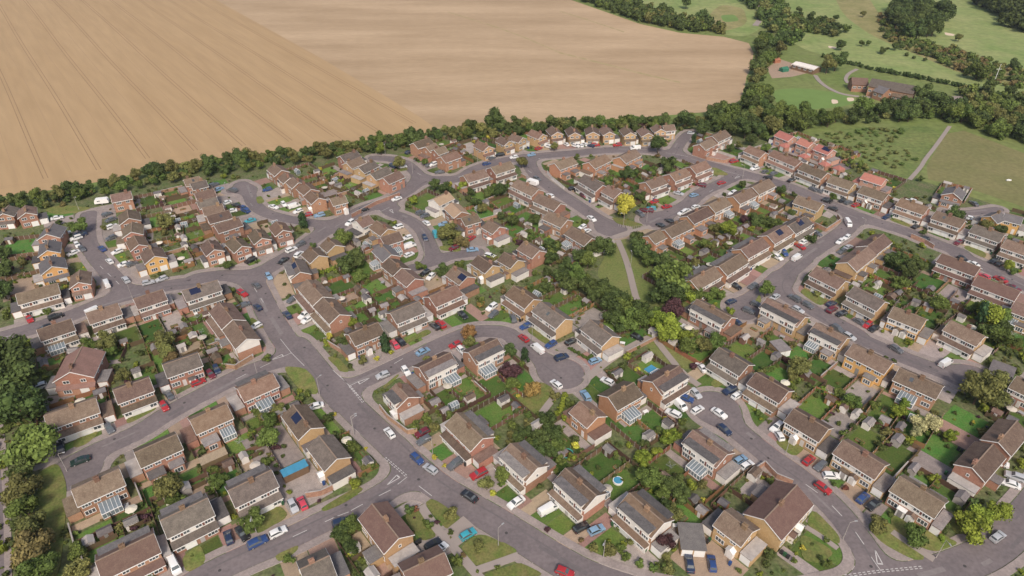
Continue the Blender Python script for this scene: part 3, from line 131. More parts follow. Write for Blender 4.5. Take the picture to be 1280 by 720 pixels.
M('green', (.145,.225,.06), var=.1, scale=.1, world=True)
M('rough', (.30,.26,.12), col2=(.18,.18,.06), scale=.05, var=.2, fine=.4, world=True)
M('paddock', (.155,.155,.058), col2=(.20,.18,.078), scale=.04, var=.15, fine=.5, world=True)
M('meadow', (.11,.155,.042), col2=(.17,.19,.062), scale=.07, var=.25, fine=.5, world=True)
M('weeds', (.30,.27,.11), col2=(.38,.28,.17), scale=.15, var=.15, world=True)
M('tarpaulin_green', (.04,.16,.10), var=.2)
M('sand', (.62,.50,.38), var=.1)
M('paint', (.50,.48,.465), var=.15, scale=2, world=True)
M('brick_pink', (.44,.25,.185), col2=(.48,.29,.22), scale=1.2, var=.15, fine=6, objvar=.1)
M('brick_orange', (.42,.21,.115), col2=(.46,.26,.155), scale=1.2, var=.15, fine=6, objvar=.12)
M('brick_red', (.315,.160,.105), col2=(.37,.21,.145), scale=1.2, var=.18, fine=6, objvar=.18)
M('brick_buff', (.42,.27,.135), col2=(.47,.32,.18), scale=1.2, var=.15, fine=6, objvar=.12)
M('brick_gold', (.56,.31,.11), col2=(.60,.36,.15), scale=1.2, var=.12, fine=6, objvar=.08)
M('render_white', (.70,.66,.61), var=.08, scale=1)
M('tile0', (.120,.082,.062), col2=(.178,.130,.098), scale=.8, var=.24, fine=5, objvar=.30, stretch=(1,.6,.6))
M('tile6', (.105,.087,.075), col2=(.158,.132,.112), scale=.8, var=.22, fine=5, objvar=.2)
M('tile7', (.150,.092,.066), col2=(.20,.135,.10), scale=.8, var=.22, fine=5, objvar=.2)
M('tile1', (.125,.075,.062), col2=(.155,.10,.08), scale=.9, var=.15, fine=5, objvar=.12)
M('tile2', (.34,.245,.165), col2=(.29,.205,.14), scale=.9, var=.14, fine=5, objvar=.1)
M('tile3', (.40,.165,.13), col2=(.34,.14,.11), scale=.9, var=.15, fine=5, objvar=.08)
M('tile4', (.115,.105,.11), col2=(.15,.14,.14), scale=.9, var=.15, fine=5, objvar=.15)
M('tile5', (.255,.15,.125), col2=(.20,.12,.10), scale=.5, var=.15, fine=5)
M('ridge', (.25,.185,.14), var=.2, scale=3)
M('felt', (.155,.14,.138), col2=(.215,.195,.185), scale=.7, var=.2, fine=4, objvar=.45)
M('upvc', (.76,.75,.73), var=.04, rough=.5)
M('panel_brown', (.16,.065,.05), var=.2)
M('glass', (.075,.085,.092), rough=.12, var=.25, spec=.6, objvar=.4)
M('conserv_glass', (.17,.20,.22), rough=.2, var=.15, spec=.5)
M('door', (.45,.42,.40), objvar=.6, var=.1, rough=.5)
M('garage_door', (.70,.69,.67), objvar=.12, var=.06, rough=.5)
M('timber', (.16,.095,.055), col2=(.12,.08,.055), scale=1.5, var=.2, objvar=.4, stretch=(1,1,.2))
M('timber_orange', (.30,.145,.07), col2=(.23,.115,.06), scale=1.5, var=.2, objvar=.25, stretch=(1,1,.2))
M('concrete', (.36,.33,.31), var=.18, scale=1)
M('wallbrick', (.34,.19,.13), col2=(.40,.25,.17), var=.18, scale=1.5, objvar=.15)
M('chimney_brick', (.24,.15,.10), var=.2, scale=2, objvar=.3)
M('felt_dark', (.085,.08,.082), col2=(.13,.12,.118), scale=.7, var=.2, fine=4, objvar=.3)
M('metal_grey', (.40,.40,.40), var=.05, rough=.5, metal=.3)
M('bark', (.09,.065,.045), var=.3, scale=3)
M('rubber', (.02,.02,.02), var=.1)
M('plastic', (.05,.05,.055), var=.1, objvar=.3, rough=.5)
M('pool_blue', (.07,.27,.42), var=.1, rough=.3)
M('canvas_yellow', (.65,.42,.04), var=.1)
M('lamp_red', (.35,.02,.02), rough=.3, var=.05)
M('lamp_clear', (.7,.7,.68), rough=.2, var=.05)
M('solar', (.015,.02,.05), rough=.15, var=.15, spec=.6)
LEAF = dict(d=(.070,.098,.028), g=(.100,.138,.032), o=(.145,.148,.046), b=(.165,.128,.052), l=(.165,.215,.030), y=(.42,.40,.06), p=(.075,.036,.040), a=(.22,.14,.048), r=(.16,.07,.04), c=(.040,.072,.028), w=(.36,.34,.17))
LNAME = dict(d='dark green', g='mid green', o='olive green', b='brownish green', l='bright green', y='golden yellow', p='dark purple', a='orange tinted', r='russet red', c='tall dark conical', w='pale cream blossomed')
for k, c in LEAF.items(): M('leaf_'+k, c, var=.18, scale=.5, objvar=.22, island=.42, rough=.8, spec=.2)
PAINTC = dict(k=(.02,.02,.022), w=(.72,.72,.71), s=(.42,.43,.45), g=(.11,.115,.125), R=(.36,.025,.028), D=(.14,.02,.03), B=(.03,.065,.19), b=(.20,.32,.45), n=(.022,.035,.075), e=(.02,.04,.035), T=(.05,.33,.40), P=(.55,.06,.09))
PNAME = dict(k='black', w='white', s='silver', g='dark grey', R='red', D='maroon', B='blue', b='pale blue', n='navy', e='dark green', T='turquoise', P='pinkish red')
for k, c in PAINTC.items(): M('paint_'+k, c, rough=.3, var=.03, coat=.5, spec=.5)

# ---------------------------------------------------------------- mesh helpers
class MB:
    def __init__(s): s.v = []; s.f = []; s.m = []; s.mi = 0
    def face(s, pts):
        i = len(s.v); s.v += [tuple(p) for p in pts]; s.f.append(tuple(range(i, i+len(pts)))); s.m.append(s.mi)
    def box(s, x0, y0, z0, x1, y1, z1, bottom=False):
        i = len(s.v); s.v += [(x,y,z) for z in (z0,z1) for x,y in ((x0,y0),(x1,y0),(x1,y1),(x0,y1))]
        q = [(4,5,6,7),(0,1,5,4),(1,2,6,5),(2,3,7,6),(3,0,4,7)] + ([(3,2,1,0)] if bottom else [])
        for a in q: s.f.append(tuple(i+k for k in a)); s.m.append(s.mi)
    def bar(s, a, b, w, h):                            # box along a->b
        a = Vector(a); b = Vector(b); d = (b-a).normalized(); u = Vector((0,0,1)) if abs(d.z) < .9 else Vector((1,0,0))
        sd = d.cross(u).normalized()*w/2; up = sd.cross(d).normalized()*h/2
        i = len(s.v); s.v += [tuple(p+q) for p in (a,b) for q in (-sd-up, sd-up, sd+up, -sd+up)]
        for q in ((0,1,2,3),(7,6,5,4),(0,4,5,1),(1,5,6,2),(2,6,7,3),(3,7,4,0)): s.f.append(tuple(i+k for k in q)); s.m.append(s.mi)
    def cyl(s, c, r, h, n=10, r2=None, axis='z'):
        r2 = r if r2 is None else r2; i = len(s.v)
        for k, rr in ((0, r), (h, r2)):
            for j in range(n):
                a = 2*math.pi*j/n; p = (rr*math.cos(a), rr*math.sin(a), k)
                if axis == 'y': p = (p[0], p[2], p[1])
                s.v.append((c[0]+p[0], c[1]+p[1], c[2]+p[2]))
        for j in range(n): s.f.append((i+j, i+(j+1)%n, i+n+(j+1)%n, i+n+j)); s.m.append(s.mi)
        s.f.append(tuple(i+n+j for j in range(n))); s.m.append(s.mi); s.f.append(tuple(i+j for j in reversed(range(n)))); s.m.append(s.mi)
    def prism(s, poly, z0, z1):                         # poly: list of xy, counter-clockwise not required
        a = sum(poly[i][0]*poly[(i+1)%len(poly)][1]-poly[(i+1)%len(poly)][0]*poly[i][1] for i in range(len(poly)))
        if a < 0: poly = poly[::-1]
        n = len(poly); i = len(s.v); s.v += [(p[0],p[1],z0) for p in poly]+[(p[0],p[1],z1) for p in poly]
        s.f.append(tuple(i+n+k for k in range(n))); s.m.append(s.mi)
        for k in range(n): s.f.append((i+k, i+(k+1)%n, i+n+(k+1)%n, i+n+k)); s.m.append(s.mi)
    def mesh(s, name, mats):
        me = bpy.data.meshes.new(name); me.from_pydata(s.v, [], s.f); me.polygons.foreach_set('material_index', s.m)
        for m in (mats if isinstance(mats, (list, tuple)) else [mats]): me.materials.append(MATS[m])
        me.update(); return me
def ob(name, data, parent=None, loc=(0,0,0), rz=0, sc=None):
    o = bpy.data.objects.new(name, data); COL.objects.link(o); o.location = loc; o.rotation_euler = (0,0,rz)
    if parent: o.parent = parent
    if sc is not None: o.scale = sc if isinstance(sc, (tuple, list)) else (sc,)*3
    return o
PEND = []                                               # things still waiting for a label: (object, label, key used to tell twins apart)
def thing(o, label, cat, group=None):
    o['label'] = label; o['category'] = cat
    if group: o['group'] = group
    PEND.append(o); return o
def struct(o, kind='structure'): o['kind'] = kind; return o

def dens(pl, step):
    out = [Vector(pl[0])]
    for a, b in zip(pl, pl[1:]):
        a = Vector(a); b = Vector(b); n = max(1, int((b-a).length/step))
        out += [a.lerp(b, k/n) for k in range(1, n+1)]
    return out
def smooth(pl, it=2):
    pl = [Vector(p) for p in pl]
    for _ in range(it):
        q = [pl[0]]
        for a, b in zip(pl, pl[1:]): q += [a.lerp(b, .25), a.lerp(b, .75)]
        q.append(pl[-1]); pl = q
    return pl
def strip(pl, w, z0, z1, name, m):
    pl = smooth(pl); mb = MB(); n = len(pl); Lh = []; Rh = []
    for i, p in enumerate(pl):
        d = (pl[min(i+1, n-1)] - pl[max(i-1, 0)]); d.z = 0; d.normalize(); s = Vector((-d.y, d.x, 0))*w/2
        Lh.append(p+s); Rh.append(p-s)
    for i in range(n-1):
        a, b, c, d = Rh[i], Rh[i+1], Lh[i+1], Lh[i]
        mb.face([(a.x,a.y,z1),(b.x,b.y,z1),(c.x,c.y,z1),(d.x,d.y,z1)])
        mb.face([(a.x,a.y,z0),(b.x,b.y,z0),(b.x,b.y,z1),(a.x,a.y,z1)]); mb.face([(c.x,c.y,z0),(d.x,d.y,z0),(d.x,d.y,z1),(c.x,c.y,z1)])
    return struct(ob(name, mb.mesh(name, m)))
def slab(px, z0, z1, name, m, sm=1):
    pl = [land(*p) for p in px]
    for _ in range(sm):
        q = []
        for i in range(len(pl)):
            a, b = pl[i], pl[(i+1) % len(pl)]; q += [a.lerp(b, .18), a.lerp(b, .82)]
        pl = q
    bm = bmesh.new(); vs = [bm.verts.new((p.x, p.y, z1)) for p in pl]; f = bm.faces.new(vs); f.normal_update()
    if f.normal.z < 0: f.normal_flip()
    if z1 - z0 > .02:
        r = bmesh.ops.extrude_face_region(bm, geom=[f]); up = [g for g in r['geom'] if isinstance(g, bmesh.types.BMVert)]
        for v in vs: v.co.z = z0
        # extrude keeps the old face at the bottom; the moved copy stays on top
    bmesh.ops.triangulate(bm, faces=bm.faces[:]); bmesh.ops.recalc_face_normals(bm, faces=bm.faces[:])
    if z1 - z0 <= .02:
        for f in bm.faces:
            if f.normal.z < 0: f.normal_flip()
    me = bpy.data.meshes.new(name); bm.to_mesh(me); bm.free(); me.materials.append(MATS[m])
    return struct(ob(name, me))

# ---------------------------------------------------------------- the land
mb = MB(); mb.face([(-4000,-400,0),(4000,-400,0),(4000,5000,0),(-4000,5000,0)]); struct(ob('ground', mb.mesh('ground', 'ground')))
def sheet(px, z, name, m, sm=2): return slab(px, z, z, name, m, sm)
sheet([(-400,275),(0,262),(300,205),(560,170),(865,158),(960,175),(1150,225),(1280,268),(1700,420),(2400,100),(1700,-115),(-600,-115)], .004, 'grassland', 'farland', 0)
WHEAT = [(-300,300),(-60,256),(0,246),(75,236),(130,226),(190,212),(260,200),(330,193),(400,187),(480,180),(520,170),(546,161),(520,143),(400,72),(270,0),(190,-50),(90,-108),(-900,-108),(-600,60)]
STUB = [(546,161),(600,158),(700,152),(800,147),(860,142),(905,138),(925,125),(931,108),(933,96),(939,85),(942,66),(936,54),(905,46),(850,41),(800,30),(760,16),(714,0),(640,-22),(520,-60),(420,-100),(100,-108),(190,-50),(270,0),(400,72),(520,143)]
def area(px, z, name, m): return slab(px, z, z, name, m, 0)
area(WHEAT, .010, 'wheat_field', 'wheat'); area(STUB, .014, 'stubble_field', 'stubble')
sheet([(735,-40),(800,18),(860,34),(930,48),(960,30),(1000,60),(1040,72),(1110,90),(1200,105),(1290,128),(1500,180),(1500,-60)], .008, 'golf_course', 'fairway')
sheet([(1040,-10),(1085,-5),(1100,20),(1140,45),(1190,62),(1230,85),(1290,85),(1290,110),(1200,92),(1150,70),(1090,45),(1055,20)], .016, 'golf_rough', 'rough')
sheet([(900,5),(930,10),(935,30),(905,40),(880,25)], .016, 'golf_rough', 'rough')
sheet([(965,112),(1005,110),(1060,118),(1072,128),(1050,134),(1000,138),(970,130)], .018, 'golf_green', 'green')
sheet([(900,19),(918,18),(925,26),(905,28)], .020, 'golf_green', 'green')
for q in ([(1058,122),(1067,122),(1068,126),(1060,127)], [(1039,124),(1047,125),(1048,129),(1040,130)], [(884,20),(890,21),(889,24),(884,23)], [(1035,57),(1046,59),(1044,61),(1036,60)], [(1180,40),(1194,43),(1192,45),(1182,44)]): sheet(q, .024, 'bunker', 'sand')
sheet([(1188,157),(1290,195),(1420,250),(1400,300),(1290,262),(1210,235),(1150,222)], .012, 'paddock', 'paddock', 1)
sheet([(980,172),(1060,160),(1180,157),(1150,222),(1125,226),(1090,206),(1050,192),(1010,180)], .012, 'scrub_meadow', 'meadow', 1)
sheet([(1175,120),(1200,120),(1222,130),(1210,134),(1184,130)], .02, 'car_park', 'pavement', 0)
sheet([(1238,146),(1300,152),(1320,172),(1278,166),(1255,160)], .02, 'car_park', 'pave_grey', 0)
sheet([(958,85),(975,74),(1000,82),(1015,90),(990,96),(965,98)], .02, 'yard', 'pave_tan', 0)
for px, w in (([(700,66),(728,73),(775,85),(814,95),(850,103)], 2.2), ([(700,14),(735,25),(780,40)], 1.6), ([(560,15),(640,40),(700,66)], 1.2)):
    strip([land(*p) for p in px], w, .016, .022, 'weed_strip', 'weeds')
# the double wheel marks through the wheat, parallel and evenly spaced
d0 = (land(190,205)-land(36,7)).normalized(); n0 = Vector((-d0.y, d0.x, 0)); base = land(190,205)
wp = [land(*p) for p in WHEAT]
def inside(p, poly):
    c = False; j = len(poly)-1
    for i in range(len(poly)):
        a, b = poly[i], poly[j]
        if (a[1] > p[1]) != (b[1] > p[1]) and p[0] < (b[0]-a[0])*(p[1]-a[1])/(b[1]-a[1])+a[0]: c = not c
        j = i
    return c
gap = abs((land(130,221)-base).dot(n0)); mb = MB()
for k in [i/2 for i in range(-52, 32)]:
    for o in ((-.9, .9) if k == int(k) else (0,)):
        mb.mi = 0 if k == int(k) else 1
        off = n0*(k*gap+o); run = None
        for t in range(-60, 900, 4):
            p = base + off + d0*(-t); wv = n0*(.35*math.sin(t*.02+k)); ok = inside(p, wp) and inside(p+d0*13, wp)
            if ok and run is not None:
                q, qw = run; s = n0*(.20 if k == int(k) else .16)
                mb.face([(q+qw-s+Vector((0,0,.018))), (q+qw+s+Vector((0,0,.018))), (p+wv+s+Vector((0,0,.018))), (p+wv-s+Vector((0,0,.018)))])
            run = (p, wv) if ok else None
hb = [land(x, y) for x, y in ((-40,252),(0,246),(75,236),(130,226),(190,212),(260,200),(330,193),(400,187),(480,180),(520,170))]
for o in (9.0, 10.8):
    pl = [p+Vector((-.25,1,0))*o for p in smooth(hb, 2)]
    for a, b in zip(pl, pl[1:]):
        d = (b-a).normalized(); s_ = Vector((-d.y,d.x,0))*.18; mb.mi = 1; mb.face([(q.x,q.y,.022) for q in (a-s_,b-s_,b+s_,a+s_)])
struct(ob('tramline', mb.mesh('tramline', ['tramline','tramline_faint'])))

# ---------------------------------------------------------------- roads, kerbs and pavements, cut from one distance field
RZ, PZ = .05, .17
GS = .8; GX0, GX1, GY0, GY1 = -330, 340, 60, 400
gx = np.arange(GX0, GX1, GS); gy = np.arange(GY0, GY1, GS); XX, YY = np.meshgrid(gx, gy)
def smin(a, b, k): h = np.maximum(k-np.abs(a-b), 0)/k; return np.minimum(a, b)-h*h*k/4
ROADL = []
def segd(X, Y, a, b):
    dx, dy = b[0]-a[0], b[1]-a[1]; l = dx*dx+dy*dy+1e-9; t = np.clip(((X-a[0])*dx+(Y-a[1])*dy)/l, 0, 1)
    return np.hypot(X-a[0]-t*dx, Y-a[1]-t*dy)
F = np.full(XX.shape, 1e3)
for n, w, px in ROADS:
    pl = smooth([land(*p) for p in px], 2); ROADL.append((n, w, pl)); f = np.full(XX.shape, 1e3)
    for a, b in zip(pl, pl[1:]):
        x0, x1 = sorted((a.x, b.x)); y0, y1 = sorted((a.y, b.y))
        i0 = max(0, int((x0-GX0-25)/GS)); i1 = max(0, int((x1-GX0+25)/GS)); j0 = max(0, int((y0-GY0-25)/GS)); j1 = max(0, int((y1-GY0+25)/GS))
        if i1 <= i0 or j1 <= j0: continue
        sl = (slice(j0, j1), slice(i0, i1)); f[sl] = np.minimum(f[sl], segd(XX[sl], YY[sl], a, b)-w/2)
    F = smin(F, f, 5.0)
for x, y, r in DISCS:
    if r > 1: p = land(x, y); F = smin(F, np.hypot(XX-p.x, YY-p.y)-r, 4.0)
def road_sd(p):
    i = (p[0]-GX0)/GS; j = (p[1]-GY0)/GS
    if not (0 <= i < len(gx)-1 and 0 <= j < len(gy)-1): return 50.0
    return float(F[int(round(j)), int(round(i))])
def region(G, z, name, m, kerb=None):
    mb = MB(); ny, nx = G.shape; IN = G < 0
    full = IN[:-1,:-1] & IN[1:,:-1] & IN[:-1,1:] & IN[1:,1:]; anyi = IN[:-1,:-1] | IN[1:,:-1] | IN[:-1,1:] | IN[1:,1:]
    kb = MB()
    for j in range(ny-1):
        row = full[j]; d = np.flatnonzero(np.diff(np.concatenate(([0], row.astype(np.int8), [0]))))
        for a, b in zip(d[::2], d[1::2]): mb.face([(gx[a],gy[j],z),(gx[b],gy[j],z),(gx[b],gy[j+1],z),(gx[a],gy[j+1],z)])
        for i in np.flatnonzero(anyi[j] & ~row):
            cs = [(gx[i],gy[j],G[j,i]),(gx[i+1],gy[j],G[j,i+1]),(gx[i+1],gy[j+1],G[j+1,i+1]),(gx[i],gy[j+1],G[j+1,i])]
            out = []; cut = []
            for k in range(4):
                a, b = cs[k], cs[(k+1)%4]
                if a[2] < 0: out.append((a[0],a[1],z))
                if (a[2] < 0) != (b[2] < 0):
                    t = a[2]/(a[2]-b[2]); q = (a[0]+t*(b[0]-a[0]), a[1]+t*(b[1]-a[1]), z); out.append(q); cut.append(q)
            if len(out) >= 3: mb.face(out)
            if len(cut) >= 2 and kerb: kb.face([(cut[0][0],cut[0][1],kerb[0]),(cut[1][0],cut[1][1],kerb[0]),(cut[1][0],cut[1][1],kerb[1]),(cut[0][0],cut[0][1],kerb[1])])
    struct(ob(name, mb.mesh(name, m)))
    if kerb: struct(ob('kerb', kb.mesh('kerb', 'kerbstone')))
region(F, RZ, 'road', 'asphalt')
region(np.maximum(.16-F, F-2.0), PZ, 'pavement', 'pavement', (0, PZ))
region(np.maximum(-F, F-.18), PZ+.004, 'kerb', 'kerbstone')
lr = [land(*p) for p in LEFTROAD]
strip([p-Vector((4,0,0)) for p in lr], 7.0, 0, .05, 'road', 'asphalt'); strip([p+Vector((.4,0,0)) for p in lr], 1.4, 0, .15, 'pavement', 'pavement')
ZP = .176
for i, (n, w, px) in enumerate(PATHS): strip([land(*p) for p in px], w, 0, ZP+.004*(i%6)+.012, n if 'path' in n else 'path', 'pathway')
for i, px in enumerate(VERGES): slab(px, 0, ZP+.003*(i%2), 'verge', 'verge', 2)
for i, px in enumerate(PARK): slab(px, .02, .02+.004*i, 'park_grass', 'parkgrass', 2)
mb = MB()
def mark(a, b, w, z=RZ+.006):
    d = (b-a).normalized(); s = Vector((-d.y, d.x, 0))*w/2
    mb.face([(p.x, p.y, z) for p in (a-s, b-s, b+s, a+s)])
for pl in DASH:
    pts = dens([land(*p) for p in pl], .5); L = 0
    k = 0
    while k+6 < len(pts): mark(pts[k], pts[k+6], .16); k += 14
for pl in SOLID:
    for a, b in zip(pl, pl[1:]): mark(land(*a), land(*b), .14)
for pl in GIVE:
    for a, b in zip(pl, pl[1:]):
        a = land(*a); b = land(*b); n = int((b-a).length/.95); s = Vector((-(b-a).y, (b-a).x, 0)).normalized()
        for k in range(n):
            p = a.lerp(b, (k+.1)/n); q = a.lerp(b, (k+.7)/n); mark(p+s*.2, q+s*.2, .17); mark(p-s*.25, q-s*.25, .17)
for x1, y1, x2, y2 in ARROWS:
    a = land(x1, y1); b = land(x2, y2); d = (b-a).normalized(); s = Vector((-d.y, d.x, 0)); b = a+d*3.4
    mark(a, b+s*.55, .2); mark(a, b-s*.55, .2); mark(b+s*.6, b-s*.6, .32)
struct(ob('road_marking', mb.mesh('road_marking', 'paint')))
pb = MB(); RPOS = []
for n, w, pl in ROADL:
    for a, b in zip(pl, pl[1:]):
        if rng.random() < .16 and (b-a).length > 1.5:
            d = (b-a).normalized(); sd = Vector((-d.y, d.x, 0)); c = a.lerp(b, .5)+sd*rng.uniform(-w*.28, w*.28); l, q = rng.uniform(1.2, 7), rng.uniform(.5, 1.3)
            pts = [c-d*l-sd*q*.5, c+d*l-sd*q*.5, c+d*l+sd*q*.5, c-d*l+sd*q*.5]
            if all(road_sd(p) < -.3 for p in pts) and all((c-o).length > l+r_+2 for o, r_ in RPOS): RPOS.append((c, l)); pb.mi = rng.randrange(2); pb.face([(p.x, p.y, RZ+.003) for p in pts])
for n, w, pl in ROADL:                                     # trench scars and ironwork
    t = 0; on = 0; o_ = 0
    for a, b in zip(pl, pl[1:]):
        if on <= 0 and rng.random() < .10: on = rng.uniform(12, 40); o_ = rng.uniform(-.32,.32)*w
        d = (b-a).normalized(); sd = Vector((-d.y, d.x, 0))
        if on > 0:
            on -= (b-a).length; p, q = a+sd*o_, b+sd*o_
            if road_sd(p) < -.3 and road_sd(q) < -.3: pb.mi = 0; pb.face([(v.x,v.y,RZ+.0015) for v in (p-sd*.22,q-sd*.22,q+sd*.22,p+sd*.22)])
        t += (b-a).length
        if t > 14:
            t = rng.uniform(-14,0); c = a+sd*rng.uniform(-.3,.3)*w
            if road_sd(c) < -.5: pb.mi = 2; pb.face([(c.x+.36*math.cos(k*math.pi/5), c.y+.36*math.sin(k*math.pi/5), RZ+.0045) for k in range(10)])
struct(ob('road_repair', pb.mesh('road_repair', ['asphalt_dark','asphalt_pale','ironwork'])))
# ---------------------------------------------------------------- houses
WIN = {}
def window_mesh(w, h):
    k = (round(w,1), round(h,1))
    if k not in WIN:
        mb = MB(); w, h = k; t = .11
        mb.mi = 0
        mb.box(-w/2,-.07,0, w/2,.0,t); mb.box(-w/2,-.07,h-t, w/2,.0,h); mb.box(-w/2,-.07,t, -w/2+t,.0,h-t); mb.box(w/2-t,-.07,t, w/2,.0,h-t)
        n = max(1, int(round(w/.75)))
        for i in range(1, n): x = -w/2+w*i/n; mb.box(x-.05,-.068,t, x+.05,.0,h-t)
        mb.mi = 1; mb.face([(-w/2,-.03,0),(w/2,-.03,0),(w/2,-.03,h),(-w/2,-.03,h)])
        WIN[k] = mb.mesh('window', ['upvc','glass'])
    return WIN[k]
def simple(name, m, boxes):
    mb = MB()
    for b in boxes: mb.box(*b, bottom=True)
    return mb.mesh(name, m)
DOOR = simple('door', 'door', [(-.48,-.06,0,.48,0,2.05)])
GDOOR = simple('garage_door', 'garage_door', [(-1.15,-.06,0,1.15,0,2.05)])
CHIM = MB(); CHIM.box(-.55,-.4,-.9,.55,.4,1.0); CHIM.box(-.62,-.46,1.0,.62,.46,1.12)
for x in (-.3,.0,.3): CHIM.cyl((x,0,1.12), .12, .35, 8)
CHIM = CHIM.mesh('chimney', 'chimney_brick')
ORD = 'first second third fourth fifth sixth seventh eighth ninth tenth eleventh twelfth thirteenth fourteenth'.split()
ROWN = dict(LA='row above lower left lane', LB='row below lower left lane', LC='bottom left corner row', LD='pair left of main road', LF='bottom edge near turquoise car',
 LE='bottom left junction', BR='row above bottom road', CS='row inside middle curved close', CN='row outside middle curved close', CE='middle close end', RS='row above lower right close',
 RB='group below lower right close', RG='gabled right edge pair', CD='row below right hand street', CU='row above right hand street', UR='dark terrace under upper right road',
 UN='white row beyond upper right road', UM='row under upper right road', RR='red roofed group', FE='group by brown paddock', PB='terrace right of yellow tree',
 PA='terrace above right hand street', PN='terrace above yellow tree', TU='row inside top ring road', TV='row left of yellow tree', HN='gabled row under stubble field', HE='pair by top wood',
 TL='row left of top close', TR='row right of top close', TB='dormered pair by top road', TZ='row left of park trees', MC='group round central close', MD='group left of central close',
 MW='row right of main junction', DG='gabled row above main junction', WS='row below west road', WV='pair left of main junction', WW='far left west road end', WG='gabled column left of west close',
 WR='column right of west close', WC='column in north west close', WT='terrace right of north west close', LZ='lower left lane big trees')
def rowdir(r):
    hs = [h for h in HOUSES if h[5] == r]; xs = [h[0]+h[2] for h in hs]; ys = [h[1]+h[3] for h in hs]
    return 1 if max(ys)-min(ys) > max(xs)-min(xs) else 0
rank = {}
for r in ROWN:
    ax = rowdir(r); hs = sorted((h for h in HOUSES if h[5] == r), key=lambda h: h[ax]+h[ax+2])
    for i, h in enumerate(hs): rank[h[:4]] = (i, len(hs), ax)
HE = 4.7
class House: pass
HS = []
from statistics import median
rowang = {}
for h in HOUSES:
    a = land(h[0], h[1], HE); b = land(h[2], h[3], HE); rowang.setdefault(h[5], []).append(math.atan2((b-a).y, (b-a).x))
for h in HOUSES:
    H = House(); fl = h[4]; H.fl = fl; H.row = h[5]; a = land(h[0], h[1], HE); b = land(h[2], h[3], HE); d = b-a; H.ang = math.atan2(d.y, d.x)
    md = median(rowang[H.row])
    if abs(H.ang-md) < rad(5): H.ang = (H.ang+2*md)/3
    H.gable = 'g' in fl; H.single = 'x' in fl
    H.L = max(6.0, min(16.0, d.length)) if not H.gable else max(6.2, min(11, d.length))
    H.D = 9.0 if 'D' in fl else (8.0 if H.gable else (6.8 if H.single else 7.2))
    if H.row == 'LZ': H.D = 11
    c = (a+b)/2; H.u = Vector((math.cos(H.ang), math.sin(H.ang), 0)); H.v = Vector((-H.u.y, H.u.x, 0))
    H.o = Vector((c.x, c.y, 0)); H.c = H.o+H.v*H.D/2
    H.front = -1 if 'f' in fl else 1                      # local y sign of the street side
    if 'k' not in fl and 'f' not in fl: H.front = -1
    if H.gable and 'k' not in fl: H.front = -1
    i, n, ax = rank[h[:4]]
    if n == 1: H.ref = 'house at '+ROWN[H.row]; H.own = H.ref
    elif n == 2: H.ref = (('left','right') if ax == 0 else ('upper','lower'))[i]+' house, '+ROWN[H.row]; H.own = H.ref
    else: H.ref = ORD[i]+' house, '+ROWN[H.row]; H.own = ORD[i]+' house from '+('left' if ax == 0 else 'top')+', '+ROWN[H.row]
    H.side = {'WR':1,'WC':-1,'WG':-1,'TL':-1,'TR':1}.get(H.row, 0)
    if H.side: H.wa, H.oa, H.od, H.ww, H.gf = H.v, H.u, H.L/2, H.D, -H.side
    else: H.wa, H.oa, H.od, H.ww, H.gf = H.u, H.v, H.D/2, H.L, H.front
    H.n = n; H.ax = ax; HS.append(H)
HCELL = {}
for H in HS:
    ci, cj = int(H.c.x//12), int(H.c.y//12)
    for a in range(-2, 3):
        for b in range(-2, 3): HCELL.setdefault((ci+a, cj+b), []).append(H)
def house_hit(p, m=0.0, skip=None):
    for H in HCELL.get((int(p[0]//12), int(p[1]//12)), ()):
        if H is skip: continue
        qx, qy = p[0]-H.c.x, p[1]-H.c.y
        if abs(qx*H.u.x+qy*H.u.y) < H.L/2+m and abs(qx*H.v.x+qy*H.v.y) < H.D/2+m: return H
    return None
for i, A in enumerate(HS):                                # traced blocks that would run into each other are shortened
    for B in HS[i+1:]:
        if (A.c-B.c).length > 16: continue
        for _ in range(12):
            hit = any(abs((p-B.c).dot(B.u)) < B.L/2 and abs((p-B.c).dot(B.v)) < B.D/2 for p in [A.c+A.u*A.L*s*.5+A.v*A.D*t*.5 for s in (-1,-.5,0,.5,1) for t in (-1,-.5,0,.5,1)])
            hit = hit or any(abs((p-A.c).dot(A.u)) < A.L/2 and abs((p-A.c).dot(A.v)) < A.D/2 for p in [B.c+B.u*B.L*s*.5+B.v*B.D*t*.5 for s in (-1,-.5,0,.5,1) for t in (-1,-.5,0,.5,1)])
            if not hit: break
            for X in (A, B):
                if X.L > 6.4: X.L -= .35
                X.D = max(6.4, X.D-.12)
WALLM = dict(p='brick_pink', o='brick_orange', r='brick_red', b='brick_buff', y='brick_gold', w='render_white')
WALLN = dict(p='pinkish brick', o='orange brick', r='red brick', b='buff brick', y='golden brick', w='white walled')
ROOFN = {'6':'grey-brown roof','7':'reddish brown roof','0':'brown roof','1':'dark brown roof','2':'tan roof','3':'red tiled roof','4':'grey slate roof','5':'pinkish roof'}
GARAGE_BOXES = []
